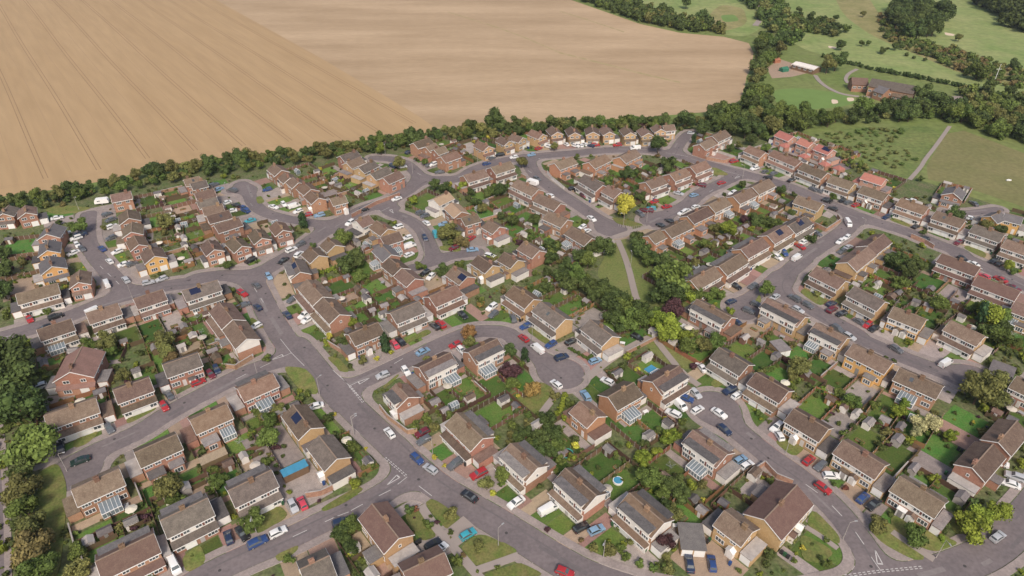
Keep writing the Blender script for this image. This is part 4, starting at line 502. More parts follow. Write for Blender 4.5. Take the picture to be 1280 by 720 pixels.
def build_house(H):
    fl = H.fl
    if fl[1] == '0': fl = fl[0]+random.Random(int(H.c.x*7+H.c.y*13)).choice('00000067')+fl[2:]
    wm = WALLM[fl[0]]; rm = 'tile'+fl[1]; L, D = H.L-.4, H.D-.4
    name = 'detached_house' if H.single else 'semi_detached_house'
    look = f"{WALLN[fl[0]]} with {ROOFN[fl[1]]}"
    if 'n' in fl or 'c' in fl and 'l' in fl: look = ('white dormers, ' if 'n' in fl else 'white upper storey, ')+ROOFN[fl[1]]
    if 'G' in fl: look = 'white gable ends, '+ROOFN[fl[1]]
    lab = f"{H.own}, {look}"
    r = ob(name, None, None, (H.o.x, H.o.y, 0), H.ang); H.root = r
    thing(r, lab, 'house')
    he = HE
    P = lambda nm, me, loc=(0,0,0), rz=0, par=None: ob(nm, me, par or r, loc, rz)
    # walls: local x along the traced eave, y away from it; y runs from .2 to D+.2
    y0, y1 = .2, D+.2; x0, x1 = -L/2, L/2
    mb = MB(); w = MB(); bb = MB(); rd = MB()
    pitch = .54
    if H.gable:
        rz = he+L/2*pitch
        mb.face([(x0,y0,0),(x1,y0,0),(x1,y0,he),(0,y0,rz),(x0,y0,he)]); mb.face([(x1,y1,0),(x0,y1,0),(x0,y1,he),(0,y1,rz),(x1,y1,he)])
        mb.face([(x1,y0,0),(x1,y1,0),(x1,y1,he),(x1,y0,he)]); mb.face([(x0,y1,0),(x0,y0,0),(x0,y0,he),(x0,y1,he)])
        o = .35; e = he-o*pitch; ya, yb = y0-.3, y1+.3; t = .16
        for s in (-1, 1):
            xe = s*(L/2+o)
            pts = [(xe,ya,e+.05),(0,ya,rz+.05),(0,yb,rz+.05),(xe,yb,e+.05)]
            rd.face(pts if s < 0 else pts[::-1]); top = [(p[0],p[1],p[2]+t) for p in pts]; rd.face(top[::-1] if s < 0 else top)
            for k in range(4): a, b = k, (k+1)%4; rd.face([pts[a],pts[b],top[b],top[a]])
            bb.bar((xe,ya-.04,e+.02),(0,ya-.04,rz+.02),.06,.2); bb.bar((xe,yb+.04,e+.02),(0,yb+.04,rz+.02),.06,.2)
            bb.bar((xe,ya,e+.02),(xe,yb,e+.02),.1,.2)
        rg = ((0,ya,rz+t+.08),(0,yb,rz+t+.08))
    else:
        rz = he+D/2*pitch; ym = (y0+y1)/2
        mb.face([(x0,y0,0),(x1,y0,0),(x1,y0,he),(x0,y0,he)]); mb.face([(x1,y1,0),(x0,y1,0),(x0,y1,he),(x1,y1,he)])
        mb.face([(x1,y0,0),(x1,y1,0),(x1,y1,he),(x1,ym,rz),(x1,y0,he)]); mb.face([(x0,y1,0),(x0,y0,0),(x0,y0,he),(x0,ym,rz),(x0,y1,he)])
        o = .35; e = he-o*pitch; xa, xb = x0-.25, x1+.25; t = .16
        for s in (0, 1):
            ye = y0-o if s == 0 else y1+o
            pts = [(xa,ye,e+.05),(xb,ye,e+.05),(xb,ym,rz+.05),(xa,ym,rz+.05)]
            rd.face(pts[::-1] if s == 0 else pts); top = [(p[0],p[1],p[2]+t) for p in pts]; rd.face(top if s == 0 else top[::-1])
            for k in range(4): a, b = k, (k+1)%4; rd.face([pts[a],pts[b],top[b],top[a]])
            for x in (xa-.04, xb+.04): bb.bar((x,ye,e+.02),(x,ym,rz+.02),.06,.2)
            bb.bar((xa,ye-.03,e+.04),(xb,ye-.03,e+.04),.1,.2)
        rg = ((xa,ym,rz+t+.08),(xb,ym,rz+t+.08))
    rd.mi = 1; rd.bar(rg[0], rg[1], .28, .14)
    P('wall', mb.mesh('wall', wm)); roof = P('roof', rd.mesh('roof', [rm, 'ridge'])); P('bargeboard', bb.mesh('bargeboard', 'upvc'))
    rr = random.Random(int(H.c.x*37+H.c.y*91))
    # chimney
    if H.gable: cp = (0, rr.choice([y0+1.6, y1-1.6]), rz)
    else: cp = (rr.uniform(-.6,.6) if not H.single else rr.choice([-1,1])*(L/2-1.5), (y0+y1)/2+rr.choice([-.5,.5])*.6, rz)
    if rr.random() < .9: P('chimney', CHIM, cp, math.pi/2 if H.gable else 0, roof)
    if rr.random() < .12 and not H.gable:
        k = MB(); yy = y0+D*.18; zz = he+(yy-y0)*pitch+.26; k.mi = 0
        xw = rr.uniform(-L*.35, L*.2); sx, sy = (.9, 1.1) if rr.random() < .7 else (3.2, 2.0)
        k.face([(xw,yy,zz),(xw+sx,yy,zz),(xw+sx,yy+sy,zz+sy*pitch),(xw,yy+sy,zz+sy*pitch)])
        P('skylight' if sx < 2 else 'solar_panel', k.mesh('skylight', 'glass' if sx < 2 else 'solar'), par=roof)
    if 's' in fl:
        k = MB(); yy = y0+1.2; zz = he+(yy-y0)*pitch+.28
        k.face([(-.8,yy,zz),(3.2,yy,zz),(3.2,yy+2.2,zz+2.2*pitch),(-.8,yy+2.2,zz+2.2*pitch)]); P('solar_panel', k.mesh('solar_panel', 'solar'), par=roof)
    units = 1 if H.single else 2
    def win(x, y, z, w, h, rz=0, par=None): P('window', window_mesh(w, h), (x, y, z), rz, par)
    clad = 'c' in fl; lean = 'l' in fl; dn = 'n' in fl
    fy = y0-.02
    # near side upper storey
    if dn:
        k = MB(); q = max(1.2, .12*L); dz0, dz1 = 3.1, he+1.12
        k.mi = 0; k.box(x0+.45, y0-.5, 2.75, x1-.45, y0+2.0, dz1-.12); dm = P('dormer', k.mesh('dormer', 'render_white'))
        k = MB(); k.box(x0+.3, y0-.72, dz1-.12, x1-.3, y0+2.5, dz1+.04, bottom=True); P('dormer_roof', k.mesh('dormer_roof', rr.choice(['felt_dark','felt_dark','felt'])), par=dm)
        fy = y0-.52
    elif clad:
        k = MB(); k.box(x0+.08, y0-.09, 2.72, x1-.08, y0-.003, he-.15, bottom=True); P('cladding', k.mesh('cladding', 'render_white' if fl[0] != 'y' else 'render_white')); fy = y0-.11
    uz = 3.3
    if H.gable:
        win(-L*.22, fy, uz, 1.7, 1.15); win(L*.22, fy, uz, 1.4, 1.15); win(-L*.2, y0-.02, .8, 2.1, 1.3)
        P('garage_door', GDOOR, (L*.24, y0-.02, .05)) if H.front < 0 else P('door', DOOR, (L*.24, y0-.02, .05))
        win(-L*.22, y1+.02, uz, 1.6, 1.1, math.pi); win(L*.22, y1+.02, uz, 1.6, 1.1, math.pi); win(0, y1+.02, .6, 2.4, 1.6, math.pi)
        for yy in (D*.35, D*.7): win(x1+.02, yy, uz, .9, 1.0, math.pi/2); win(x0-.02, yy, uz, .9, 1.0, -math.pi/2)
        if rr.random() < .8:
            k = MB(); k.mi = 0; k.box(x0+.1, y0-1.2, 0, x1-.1, y0-.005, 2.2)
            k.mi = 1; a = [(x0-.1,y0-1.5,2.25),(x1+.1,y0-1.5,2.25),(x1+.1,y0-.005,2.9),(x0-.1,y0-.005,2.9)]; k.face(a); k.face([a[0],a[3],(a[3][0],a[3][1],2.25)]); k.face([a[1],(a[2][0],a[2][1],2.25),a[2]])
            pc = P('porch', k.mesh('porch', [wm, rm])); P('window', window_mesh(2.1,1.3), (-L*.22,y0-1.22,.8), 0, pc); P('garage_door', GDOOR, (L*.22,y0-1.22,.05), 0, pc)
    else:
        nu = max(2, int(L/units/2.6))
        for uix in range(units):
            ux0 = x0+L*uix/units; uw = L/units
            for j in range(2):
                w = 1.9 if (j == uix % 2) else 1.4
                xx = ux0+uw*(.28 if j == 0 else .74)
                win(xx, fy, uz, w, 1.15)
                if (clad or dn) and fl[0] != 'y' and j == 0:
                    k = MB(); px_ = ux0+uw*.51; k.box(px_-.32, fy-.04, uz-.05, px_+.32, fy+.015, uz+1.2, bottom=True); P('infill_panel', k.mesh('infill_panel', 'panel_brown'))
                win(ux0+uw*(.27 if j == 0 else .73), y1+.02, uz, 1.7, 1.15, math.pi)
            if not lean:
                m = 1 if uix == 0 else -1
                win(ux0+uw*(.5-.2*m), y0-.02, .85, 2.2, 1.35); P('door', DOOR, (ux0+uw*(.5+.28*m), y0-.02, .1))
                if H.front < 0 and rr.random() < .7:
                    k = MB(); xp = ux0+uw*(.5+.28*m); k.mi = 0; k.box(xp-.85, y0-1.25, 0, xp+.85, y0-.005, 2.2); k.mi = 1
                    if rr.random() < .5: k.box(xp-1.0, y0-1.4, 2.2, xp+1.0, y0-.004, 2.33, bottom=True)
                    else:
                        for sg in (-1, 1): q_ = [(xp+sg*1.05,y0-1.45,2.12),(xp,y0-1.45,2.85),(xp,y0-.004,2.85),(xp+sg*1.05,y0-.004,2.12)]; k.face(q_ if sg < 0 else q_[::-1])
                        k.mi = 0; k.face([(xp-.85,y0-1.25,2.2),(xp+.85,y0-1.25,2.2),(xp,y0-1.25,2.8)])
                    pc = P('porch', k.mesh('porch', [rr.choice([wm,'render_white','upvc']), rr.choice([rm,'felt','upvc'])])); P('door', DOOR, (xp, y0-1.27, .08), 0, pc)
            win(ux0+uw*.32, y1+.02, .8, 2.3, 1.4, math.pi); P('door', DOOR, (ux0+uw*.76, y1+.02, .1), math.pi)
        if rr.random() < .6: win(x1+.02, D*.55, uz, .7, .9, math.pi/2)
        if rr.random() < .6: win(x0-.02, D*.55, uz, .7, .9, -math.pi/2)
        if lean:
            k = MB(); lw = 1.5; k.mi = 0; k.box(x0+.05, y0-lw, 0, x1-.05, y0-.005, 2.25)
            k.mi = 1; a = [(x0-.15,y0-lw-.4,2.22),(x1+.15,y0-lw-.4,2.22),(x1+.15,y0-.1,2.95),(x0-.15,y0-.1,2.95)]
            if dn: a = [(p[0], p[1] if i < 2 else y0-.52, p[2] if i < 2 else 2.74) for i, p in enumerate(a)]
            k.face(a); k.face([a[3],a[2],(a[1][0],a[1][1],2.2),(a[0][0],a[0][1],2.2)]); k.face([a[0],a[3],(a[3][0],a[3][1],2.2)]); k.face([a[1],(a[2][0],a[2][1],2.2),a[2]])
            k.mi = 2; k.box(a[0][0], a[0][1]-.08, 2.1, a[1][0], a[0][1]-.002, 2.26, bottom=True)
            white = rr.random() < .5 or H.row == 'UN'
            lt = P('lean_to', k.mesh('lean_to', ['render_white' if white else wm, rm, 'upvc']))
            for uix in range(units):
                ux0 = x0+L*uix/units; uw = L/units; m = 1 if uix == 0 else -1
                if rr.random() < (.75 if H.front < 0 else .1): P('garage_door', GDOOR, (ux0+uw*(.5+.22*m), y0-lw-.02, .05), 0, lt); P('window', window_mesh(1.8,1.2), (ux0+uw*(.5-.22*m), y0-lw-.02, .75), 0, lt)
                else: P('window', window_mesh(2.2,1.3), (ux0+uw*(.5-.2*m), y0-lw-.02, .7), 0, lt); P('door', DOOR, (ux0+uw*(.5+.28*m), y0-lw-.02, .08), 0, lt)
    if 'G' in fl:
        for x in (x0-.03, x1+.03):
            k = MB(); ym = (y0+y1)/2; e = 2.75; s = 1 if x > 0 else -1
            A_ = [(x,y0+.1,e),(x,y1-.1,e),(x,y1-.1,he),(x,ym,rz-.15),(x,y0+.1,he)]; k.face(A_ if s > 0 else A_[::-1])
            P('gable_cladding', k.mesh('gable_cladding', 'render_white'))
    if 'd' in fl:
        k = MB(); dz1 = he+.9; k.box(x0+.5, y1-2.6, he-1.6, x1-.5, y1+.45, dz1-.12); dm = P('dormer', k.mesh('dormer', 'render_white'))
        k = MB(); k.box(x0+.3, y1-2.9, dz1-.12, x1-.3, y1+.7, dz1+.04, bottom=True); P('dormer_roof', k.mesh('dormer_roof', rr.choice(['felt_dark','felt_dark','felt'])), par=dm)
        for q in (-.3, .3): P('window', window_mesh(1.9,1.1), (L*q, y1+.47, uz+.5), math.pi, dm)
    # back extension and conservatory
    bs = -H.front; by = y0 if bs < 0 else y1
    def cons(xc, side, w=3.2, dp=2.8):
        k = MB(); yb = (y0 if side < 0 else y1); yo = yb+side*dp; ya_, yb_ = min(yb+side*.01,yo), max(yb+side*.01,yo); z = 2.1
        k.mi = 0; k.box(xc-w/2, ya_, 0, xc+w/2, yb_, .6)
        k.mi = 1; n = 5
        for i in range(n+1):
            x = xc-w/2+w*i/n; k.bar((x,yo,.6),(x,yo,z),.09,.09); k.bar((x,yo,z),(x,yb+side*.06,z+.75),.07,.07)
        for s in (-1,1):
            for i in range(3): yy = yb+side*(.06+(dp-.06)*i/3); k.bar((xc+s*w/2,yy,.6),(xc+s*w/2,yy,z+.75*(1-i/3)),.1,.1)
            k.bar((xc+s*w/2,yo,z),(xc+s*w/2,yb+side*.06,z),.09,.09); k.bar((xc+s*w/2,yo,.62),(xc+s*w/2,yb+side*.06,.62),.12,.08)
        k.bar((xc-w/2,yo,z),(xc+w/2,yo,z),.14,.14); k.bar((xc-w/2,yo,.62),(xc+w/2,yo,.62),.12,.1)
        k.mi = 2; i_ = .02; xa_, xb_ = xc-w/2+i_, xc+w/2-i_; yo_ = yo-side*.02; yi = yb+side*.07
        k.face([(xa_,yo_,.6),(xb_,yo_,.6),(xb_,yo_,z),(xa_,yo_,z)]); k.face([(xa_,yo_,z),(xb_,yo_,z),(xb_,yi,z+.72),(xa_,yi,z+.72)])
        for x in (xa_, xb_): k.face([(x,yo_,.6),(x,yi,.6),(x,yi,z+.72),(x,yo_,z)])
        P('conservatory', k.mesh('conservatory', [wm, 'upvc', 'conserv_glass']))
    if 'v' in fl: cons(rr.uniform(-.25,.25)*L, -1, rr.choice([3.4,4.2,5]), 3.2)
    if not (lean and bs < 0) and 'v' not in fl:
        for uix in range(units):
            q = rr.random(); xc = x0+L*(uix+.5)/units
            if q < .12: cons(xc, bs)
            elif q < .58:
                k = MB(); dp = rr.uniform(2.2,3.4); w = rr.uniform(2.6,4); ya_, yb_ = sorted((by+bs*.01, by+bs*dp))
                k.mi = 0; k.box(xc-w/2, ya_, 0, xc+w/2, yb_, 2.4); k.mi = 1; k.box(xc-w/2-.15, ya_-(.15 if bs < 0 else 0), 2.4, xc+w/2+.15, yb_+(.15 if bs > 0 else 0), 2.55, bottom=True)
                e = P('extension', k.mesh('extension', [wm, 'felt'])); P('window', window_mesh(2.0,1.5), (xc, by+bs*(dp+.02), .5), 0 if bs < 0 else math.pi, e)
    # attached garages and side sheds fill the gaps beside the house
    for s in (-1, 1):
        if rr.random() > .86: continue
        for w in (2.9, 2.3, 1.7):
            xc = s*(H.L/2+w/2-.2); ok = True; dp = 5.8 if not H.gable else 5.0
            for a in (-.5, 0, .5):
                for b in (0, .25, .5, .75, 1):
                    p = H.o+H.u*(xc+a*w)+H.v*(.4+b*(dp+.2) if H.front < 0 else D-dp-.2+b*(dp+.2))
                    if house_hit(p, .12) not in (None, H) or road_sd(p) < 2.3: ok = False
                    if any(abs((p-g[0]).dot(g[1])) < g[3]+.1 and abs((p-g[0]).dot(g[2])) < g[4]+.1 for g in GARAGE_BOXES): ok = False
                    if any((p.x-q.x)**2+(p.y-q.y)**2 < 2.6 for q in CARPTS): ok = False
                    if not ok: break
            if not ok: continue
            xa = xc-w/2+(.2 if s > 0 else 0); xb = xc+w/2-(.2 if s < 0 else 0)
            ga = .4 if H.front < 0 else D-dp-.2; k = MB(); k.mi = 0; k.box(xa, ga, 0, xb, ga+dp, 2.4)
            k.mi = 1; k.box(xa+(0 if s > 0 else -.1), ga-.2, 2.4, xb+(.1 if s > 0 else 0), ga+dp+.15, 2.56, bottom=True)
            g = P('garage', k.mesh('garage', [rr.choice([wm,'render_white',wm]), rr.choice(['felt','felt','felt_dark','felt_dark',rm,'concrete'])])); fyy = ga-.02 if H.front < 0 else ga+dp+.02
            ob('garage_door', GDOOR, g, ((xa+xb)/2, fyy, .05), 0 if H.front < 0 else math.pi, (min(1,(xb-xa-.2)/2.3),1,1))
            GARAGE_BOXES.append((H.o+H.u*((xa+xb)/2)+H.v*(ga+dp/2), H.u, H.v, (xb-xa)/2, dp/2))
            break
CARPTS = [land(c[0], c[1], .7) for c in CARS]
for H in HS: build_house(H)
def blocked(p, m=.3):
    if house_hit(p, m): return True
    for g in GARAGE_BOXES:
        q = Vector((p[0],p[1],0))-g[0]
        if abs(q.dot(g[1])) < g[3]+m and abs(q.dot(g[2])) < g[4]+m: return True
    return False
# ---------------------------------------------------------------- cars
def car_parts(kind):
    # stations along x: (x, z bottom, z belt, z top, half width low, half width top)
    if kind == 'van':
        L, Wd, belt, top = 5.1, .96, 1.15, 1.95; prof = [(-2.5,1.9),(-2.42,1.95),(.9,1.95),(1.35,1.85),(1.95,1.2),(2.45,.98),(2.55,.6)]; gl = (.95,1.95)
    elif kind == 'suv':
        L, Wd, belt, top = 4.4, .92, 1.0, 1.62; prof = [(-2.2,.9),(-2.12,1.05),(-1.85,1.55),(-1.4,1.62),(.2,1.6),(.95,1.08),(2.0,.92),(2.2,.6)]; gl = (-2.0,.9)
    elif kind == 'saloon':
        L, Wd, belt, top = 4.5, .89, .92, 1.42; prof = [(-2.25,.8),(-2.15,.92),(-1.55,.98),(-.95,1.36),(-.4,1.42),(.35,1.38),(1.1,.96),(2.1,.78),(2.25,.5)]; gl = (-1.5,1.05)
    else:
        L, Wd, belt, top = 4.0, .86, .95, 1.47; prof = [(-2.0,.8),(-1.93,.98),(-1.6,1.4),(-1.2,1.47),(.1,1.44),(.85,1.0),(1.8,.82),(2.0,.5)]; gl = (-1.85,.8)
    body = MB(); rows = []
    for x, z in prof:
        zb = .26; bl = min(z, belt); inset = .18*max(0,(z-belt)/(top-belt+1e-6)); tap = .9 if abs(x) > L*.47 else 1
        rows.append([(x,-Wd*tap*.97,zb),(x,-Wd*tap,.55 if bl > .6 else bl-.05),(x,-Wd*tap*.97,bl),(x,-(Wd*tap-inset-.06),z-.001),(x,-(Wd*tap-inset-.16),z+.025),(x,(Wd*tap-inset-.16),z+.025),(x,(Wd*tap-inset-.06),z-.001),(x,Wd*tap*.97,bl),(x,Wd*tap,.55 if bl > .6 else bl-.05),(x,Wd*tap*.97,zb)])
    i0 = 0
    for r_ in rows: body.v += r_
    nn = len(rows[0])
    for i in range(len(rows)-1):
        for k in range(nn-1): body.f.append((i*nn+k, i*nn+k+1, (i+1)*nn+k+1, (i+1)*nn+k)); body.m.append(0)
    body.f.append(tuple(range(nn))[::-1]); body.m.append(0); e = (len(rows)-1)*nn; body.f.append(tuple(range(e, e+nn))); body.m.append(0)
    # glazing, a little proud of the cabin
    glz = MB(); ns = [r_ for r_, (x, z) in zip(rows, prof)]
    P_ = lambda i, k: Vector(rows[i][k])
    for i in range(len(rows)-1):
        xa, xb = prof[i][0], prof[i+1][0]
        if xb < gl[0]-.3 or xa > gl[1]+.4: continue
        za, zb = prof[i][1], prof[i+1][1]
        if max(za, zb) < belt+.2: continue
        if kind == 'van' and xb < .95: continue
        for side in (0, 1):
            ks = (2,3) if side == 0 else (7,6)
            a, b, c, d = P_(i,ks[0]), P_(i+1,ks[0]), P_(i+1,ks[1]), P_(i,ks[1]); off = Vector((0,-.012 if side == 0 else .012,0))
            q = [a.lerp(d,.12)+off, b.lerp(c,.12)+off, c.lerp(b,.14)+off, d.lerp(a,.14)+off]
            glz.face(q if side == 0 else q[::-1])
        if abs(zb-za) > .25:                               # windscreen or rear window
            a, b, c, d = P_(i,4), P_(i,5), P_(i+1,5), P_(i+1,4); m = Vector((.012 if xa > 0 or kind == 'van' else -.012,0,.014))
            lo = .1; q = [a.lerp(d,lo)+m, b.lerp(c,lo)+m, c.lerp(b,lo)+m, d.lerp(a,lo)+m]; glz.face(q)
    wheel = MB(); r_ = .31; wheel.mi = 0; wheel.cyl((0,-.1,0), r_, .2, 14, axis='y'); wheel.mi = 1; wheel.cyl((0,-.112,0), .19, .224, 10, axis='y')
    return dict(L=L, W=Wd, body=body, glass=glz.mesh('window', 'glass'), wheel=wheel.mesh('wheel', ['rubber','metal_grey']))
KIND = {k: car_parts(k) for k in ('van','suv','saloon','hatch')}
HL = simple('headlight', 'lamp_clear', [(-.06,-.18,-.07,.03,.18,.07)]); TL = simple('tail_light', 'lamp_red', [(-.03,-.13,-.12,.05,.13,.12)]); PL = simple('number_plate', 'render_white', [(-.02,-.26,-.06,.02,.26,.06)])
BODY = {}
PROTO = {}
def make_car(kind, c):
    if (kind, c) in PROTO:
        src = PROTO[(kind, c)]; r = src.copy(); COL.objects.link(r)
        for ch in src.children: q = ch.copy(); COL.objects.link(q); q.parent = r
        return r
    K = KIND[kind]; r = ob('parked_van' if kind == 'van' else 'parked_car', None); PROTO[(kind, c)] = r
    me = K['body'].mesh('body', 'paint_'+c); me.shade_smooth() if hasattr(me, 'shade_smooth') else None
    b = ob('body', me, r); bv = b.modifiers.new('edge', 'EDGE_SPLIT'); bv.split_angle = rad(28)
    ob('window', K['glass'], r)
    for sx in (-1, 1):
        for sy in (-1, 1): ob('wheel', K['wheel'], r, (sx*K['L']*.30, sy*(K['W']-.1), .31))
    for sy in (-1, 1):
        ob('headlight', HL, r, (K['L']/2-.10, sy*(K['W']*.66), .62)); ob('tail_light', TL, r, (-K['L']/2+.05, sy*(K['W']*.74), .78))
    return r
def gz(p):
    s = road_sd(p)
    return RZ if s < 0 else (PZ if s < 2.0 else .045)
def nearest_house(p):
    return min(HS, key=lambda H: (H.c-Vector((p[0],p[1],0))).length)
CARPOS = []
for x, y, dx, dy, c in CARS:
    kind = None
    if c.endswith('v'): kind = 'van'; c = {'W':'w','T':'T','R':'w'}[c[0]]
    if c.endswith('v') is False and kind is None: kind = rng.choice(['hatch','hatch','hatch','saloon','suv'])
    if c == 'e': kind = 'saloon'
    p = land(x, y, .7); n = math.hypot(dx, dy); a = land(x-dx/n*5, y-dy/n*5, .7); b = land(x+dx/n*5, y+dy/n*5, .7)
    an = math.atan2((b-a).y, (b-a).x)
    if rng.random() < .5: an += math.pi
    # cars stand clear of walls and of each other
    for _ in range(14):
        hit = None
        for s in (-1.6, 0, 1.6):
            q = p+Vector((math.cos(an), math.sin(an), 0))*s; hit = hit or house_hit(q, .9)
        if hit is None: break
        v = hit.v*hit.front if abs((p-hit.c).dot(hit.v)) > hit.D*.3 else (p-hit.c)
        v.z = 0; p = p+v.normalized()*.45
    for q in CARPOS:
        dd = Vector((p.x-q[0].x, p.y-q[0].y, 0))
        if dd.length < 2.05: p = q[0]+(dd.normalized() if dd.length > .01 else Vector((1,0,0)))*2.1
    CARPOS.append((p.copy(), an)); H = nearest_house(p); o = make_car(kind, c); o.location = (p.x, p.y, gz(p)+.01); o.rotation_euler = (0,0,an)
    kn = 'van' if kind == 'van' else 'car'
    where = 'on road by' if road_sd(p) < -.3 else 'parked by'
    thing(o, f"{PNAME[c]} {kn} {where} the {H.ref}", kn, 'cars and vans parked around the estate')
# two touring caravans
for x, y, dx, dy in CARAVANS:
    p = land(x, y, 1.2); a = land(x-dx*.05, y-dy*.05); b = land(x+dx*.05, y+dy*.05); an = math.atan2((b-a).y, (b-a).x)
    r = ob('caravan', None, None, (p.x, p.y, gz(p)), an); k = MB(); prof = [(-2.7,.7),(-2.75,1.3),(-2.35,2.35),(-1.9,2.55),(2.0,2.55),(2.4,2.3),(2.7,1.4),(2.6,.7)]
    i = len(k.v); k.v = [(q[0],s*1.08,q[1]) for s in (-1,1) for q in prof]; n = len(prof); k.f = [tuple(range(n)), tuple(range(2*n-1,n-1,-1))]+[(j+1,j,n+j,n+j+1) if j < n-1 else (0,j,n+j,n) for j in range(n)]; k.m = [0]*len(k.f)
    ob('body', k.mesh('body', 'upvc'), r)
    for s in (-1,1): ob('wheel', KIND['hatch']['wheel'], r, (0, s*.95, .31)); ob('window', window_mesh(1.2,.7), r, (-1, s*1.09, 1.5), 0 if s < 0 else math.pi)
    k = MB(); k.bar((2.5,0,.6),(3.7,0,.5),.1,.1); ob('tow_bar', k.mesh('tow_bar', 'metal_grey'), r)
    thing(r, f"white touring caravan parked by {nearest_house(p).ref}", 'caravan')
# ---------------------------------------------------------------- plots: lawns, paving, fences, sheds
LEVELS = []; PATCHES = []
def level(c, rr):
    used = {l for q, s, l in LEVELS if (q-c).length < rr+s}
    l = 0
    while l in used: l += 1
    LEVELS.append((c.copy(), rr, l)); return .007+.003*l
def patch(pts, m, nm):
    c = sum(pts, Vector())/len(pts); z = level(c, max((p-c).length for p in pts)+.1)
    PATCHES.append((c.copy(), max((p-c).length for p in pts), [p.copy() for p in pts]))
    k = MB(); k.face([(p.x,p.y,min(z,.046)) for p in pts]); me = k.mesh(nm, m); struct(ob(nm, me))
def zone(H, x, s, y): return H.c+H.wa*x+H.oa*(s*(H.od+y))   # a point of a house's plot: x along it, y metres out from the wall on side s
FENCES = []
def fence(a, b, H, what, style):
    d = b-a; n = max(2, int(d.length/.5)); pts = [a.lerp(b, i/n) for i in range(n+1)]; best = (0,0); cur = None
    ok = [not blocked(p, .12) and road_sd(p) > 2.15 and not any(abs(p.x-q.x) < .6 and abs(p.y-q.y) < .6 for q in FPTS) for p in pts]
    i = 0
    while i <= n:
        if ok[i]:
            j = i
            while j < n and ok[j+1]: j += 1
            if j-i > best[1]-best[0]: best = (i, j)
            i = j
        i += 1
    if (best[1]-best[0])*.5 < 2.0: return
    a, b = pts[best[0]], pts[best[1]]; FPTS.extend(pts[best[0]+1:best[1]])
    FENCES.append((a, b, H, what, style))
def fence_mesh(a, b, style, k, M4):
    L = (b-a).length; h = 1.6 if style != 'wallbrick' else 1.4
    def bx(*q):
        n = len(k.v); k.box(*q); k.v[n:] = [tuple(M4 @ Vector(v)) for v in k.v[n:]]
    if style == 'wallbrick': k.mi = M_[style]; bx(0,-.11,0,L,.11,h); k.mi = M_['concrete']; bx(-.03,-.15,h,L+.03,.15,h+.08)
    else:
        np_ = max(1, round(L/1.8))
        for q in range(np_): k.mi = M_[style]; bx(L*q/np_+.06,-.03,.04,L*(q+1)/np_-.06,.03,h-(q*37%5)*.03)
        for q in range(np_+1): k.mi = M_['concrete' if L > 9 else style]; bx(L*q/np_-.06,-.06,0,L*q/np_+.06,.06,h+.08)
M_ = {'timber':0,'timber_orange':1,'wallbrick':2,'concrete':3}
FPTS = []
SHRUBS = []                                                # (point, radius, kind, where)
SHEDS = []
def shed(p, an, H, rr):
    q = rr.random(); w, d, h = rr.uniform(1.9,3.0), rr.uniform(1.6,2.3), 2.0; k = MB()
    for a in (-.5,.5,0):
        for b in (-.5,.5,0):
            t = p+Vector((math.cos(an)*a*w-math.sin(an)*b*d, math.sin(an)*a*w+math.cos(an)*b*d, 0))
            if blocked(t, .3) or road_sd(t) < 2.3: return
    if any((p-s).length < 3.2 for s in SHEDS): return
    SHEDS.append(p)
    r = ob('garden_shed', None, None, (p.x,p.y,0), an); k.box(-w/2,-d/2,0,w/2,d/2,h); wl = rr.choice(['timber','timber','timber_orange','render_white','render_white','concrete'])
    k.face([(w/2,-d/2,h),(w/2,d/2,h),(w/2,0,h+.45)]); k.face([(-w/2,d/2,h),(-w/2,-d/2,h),(-w/2,0,h+.45)])
    ob('wall', k.mesh('wall', wl), r); k = MB()
    for s in (-1,1):
        a = [(-w/2-.15,s*(d/2+.15),h-.09),(w/2+.15,s*(d/2+.15),h-.09),(w/2+.15,0,h+.52),(-w/2-.15,0,h+.52)]; k.face(a if s < 0 else a[::-1]); k.face([(x,y,z-.06) for x,y,z in (a[::-1] if s < 0 else a)])
    rf = rr.choice(['felt','felt','tile4','concrete','tile0']); ob('roof', k.mesh('roof', rf), r); ob('door', DOOR, r, (0,-d/2-.01,.02), 0, (.8,1,.85))
    cn = {'timber':'brown timber','timber_orange':'orange timber','render_white':'white walled','concrete':'grey concrete'}[wl]
    thing(r, f"{cn} garden shed behind {H.ref}", 'shed', 'garden sheds behind the houses')
def add_shrub(p, r, k, H): SHRUBS.append((p, r, k, H))
def free(p, m=.4): return not blocked(p, m) and road_sd(p) > 2.3
TABLES = []
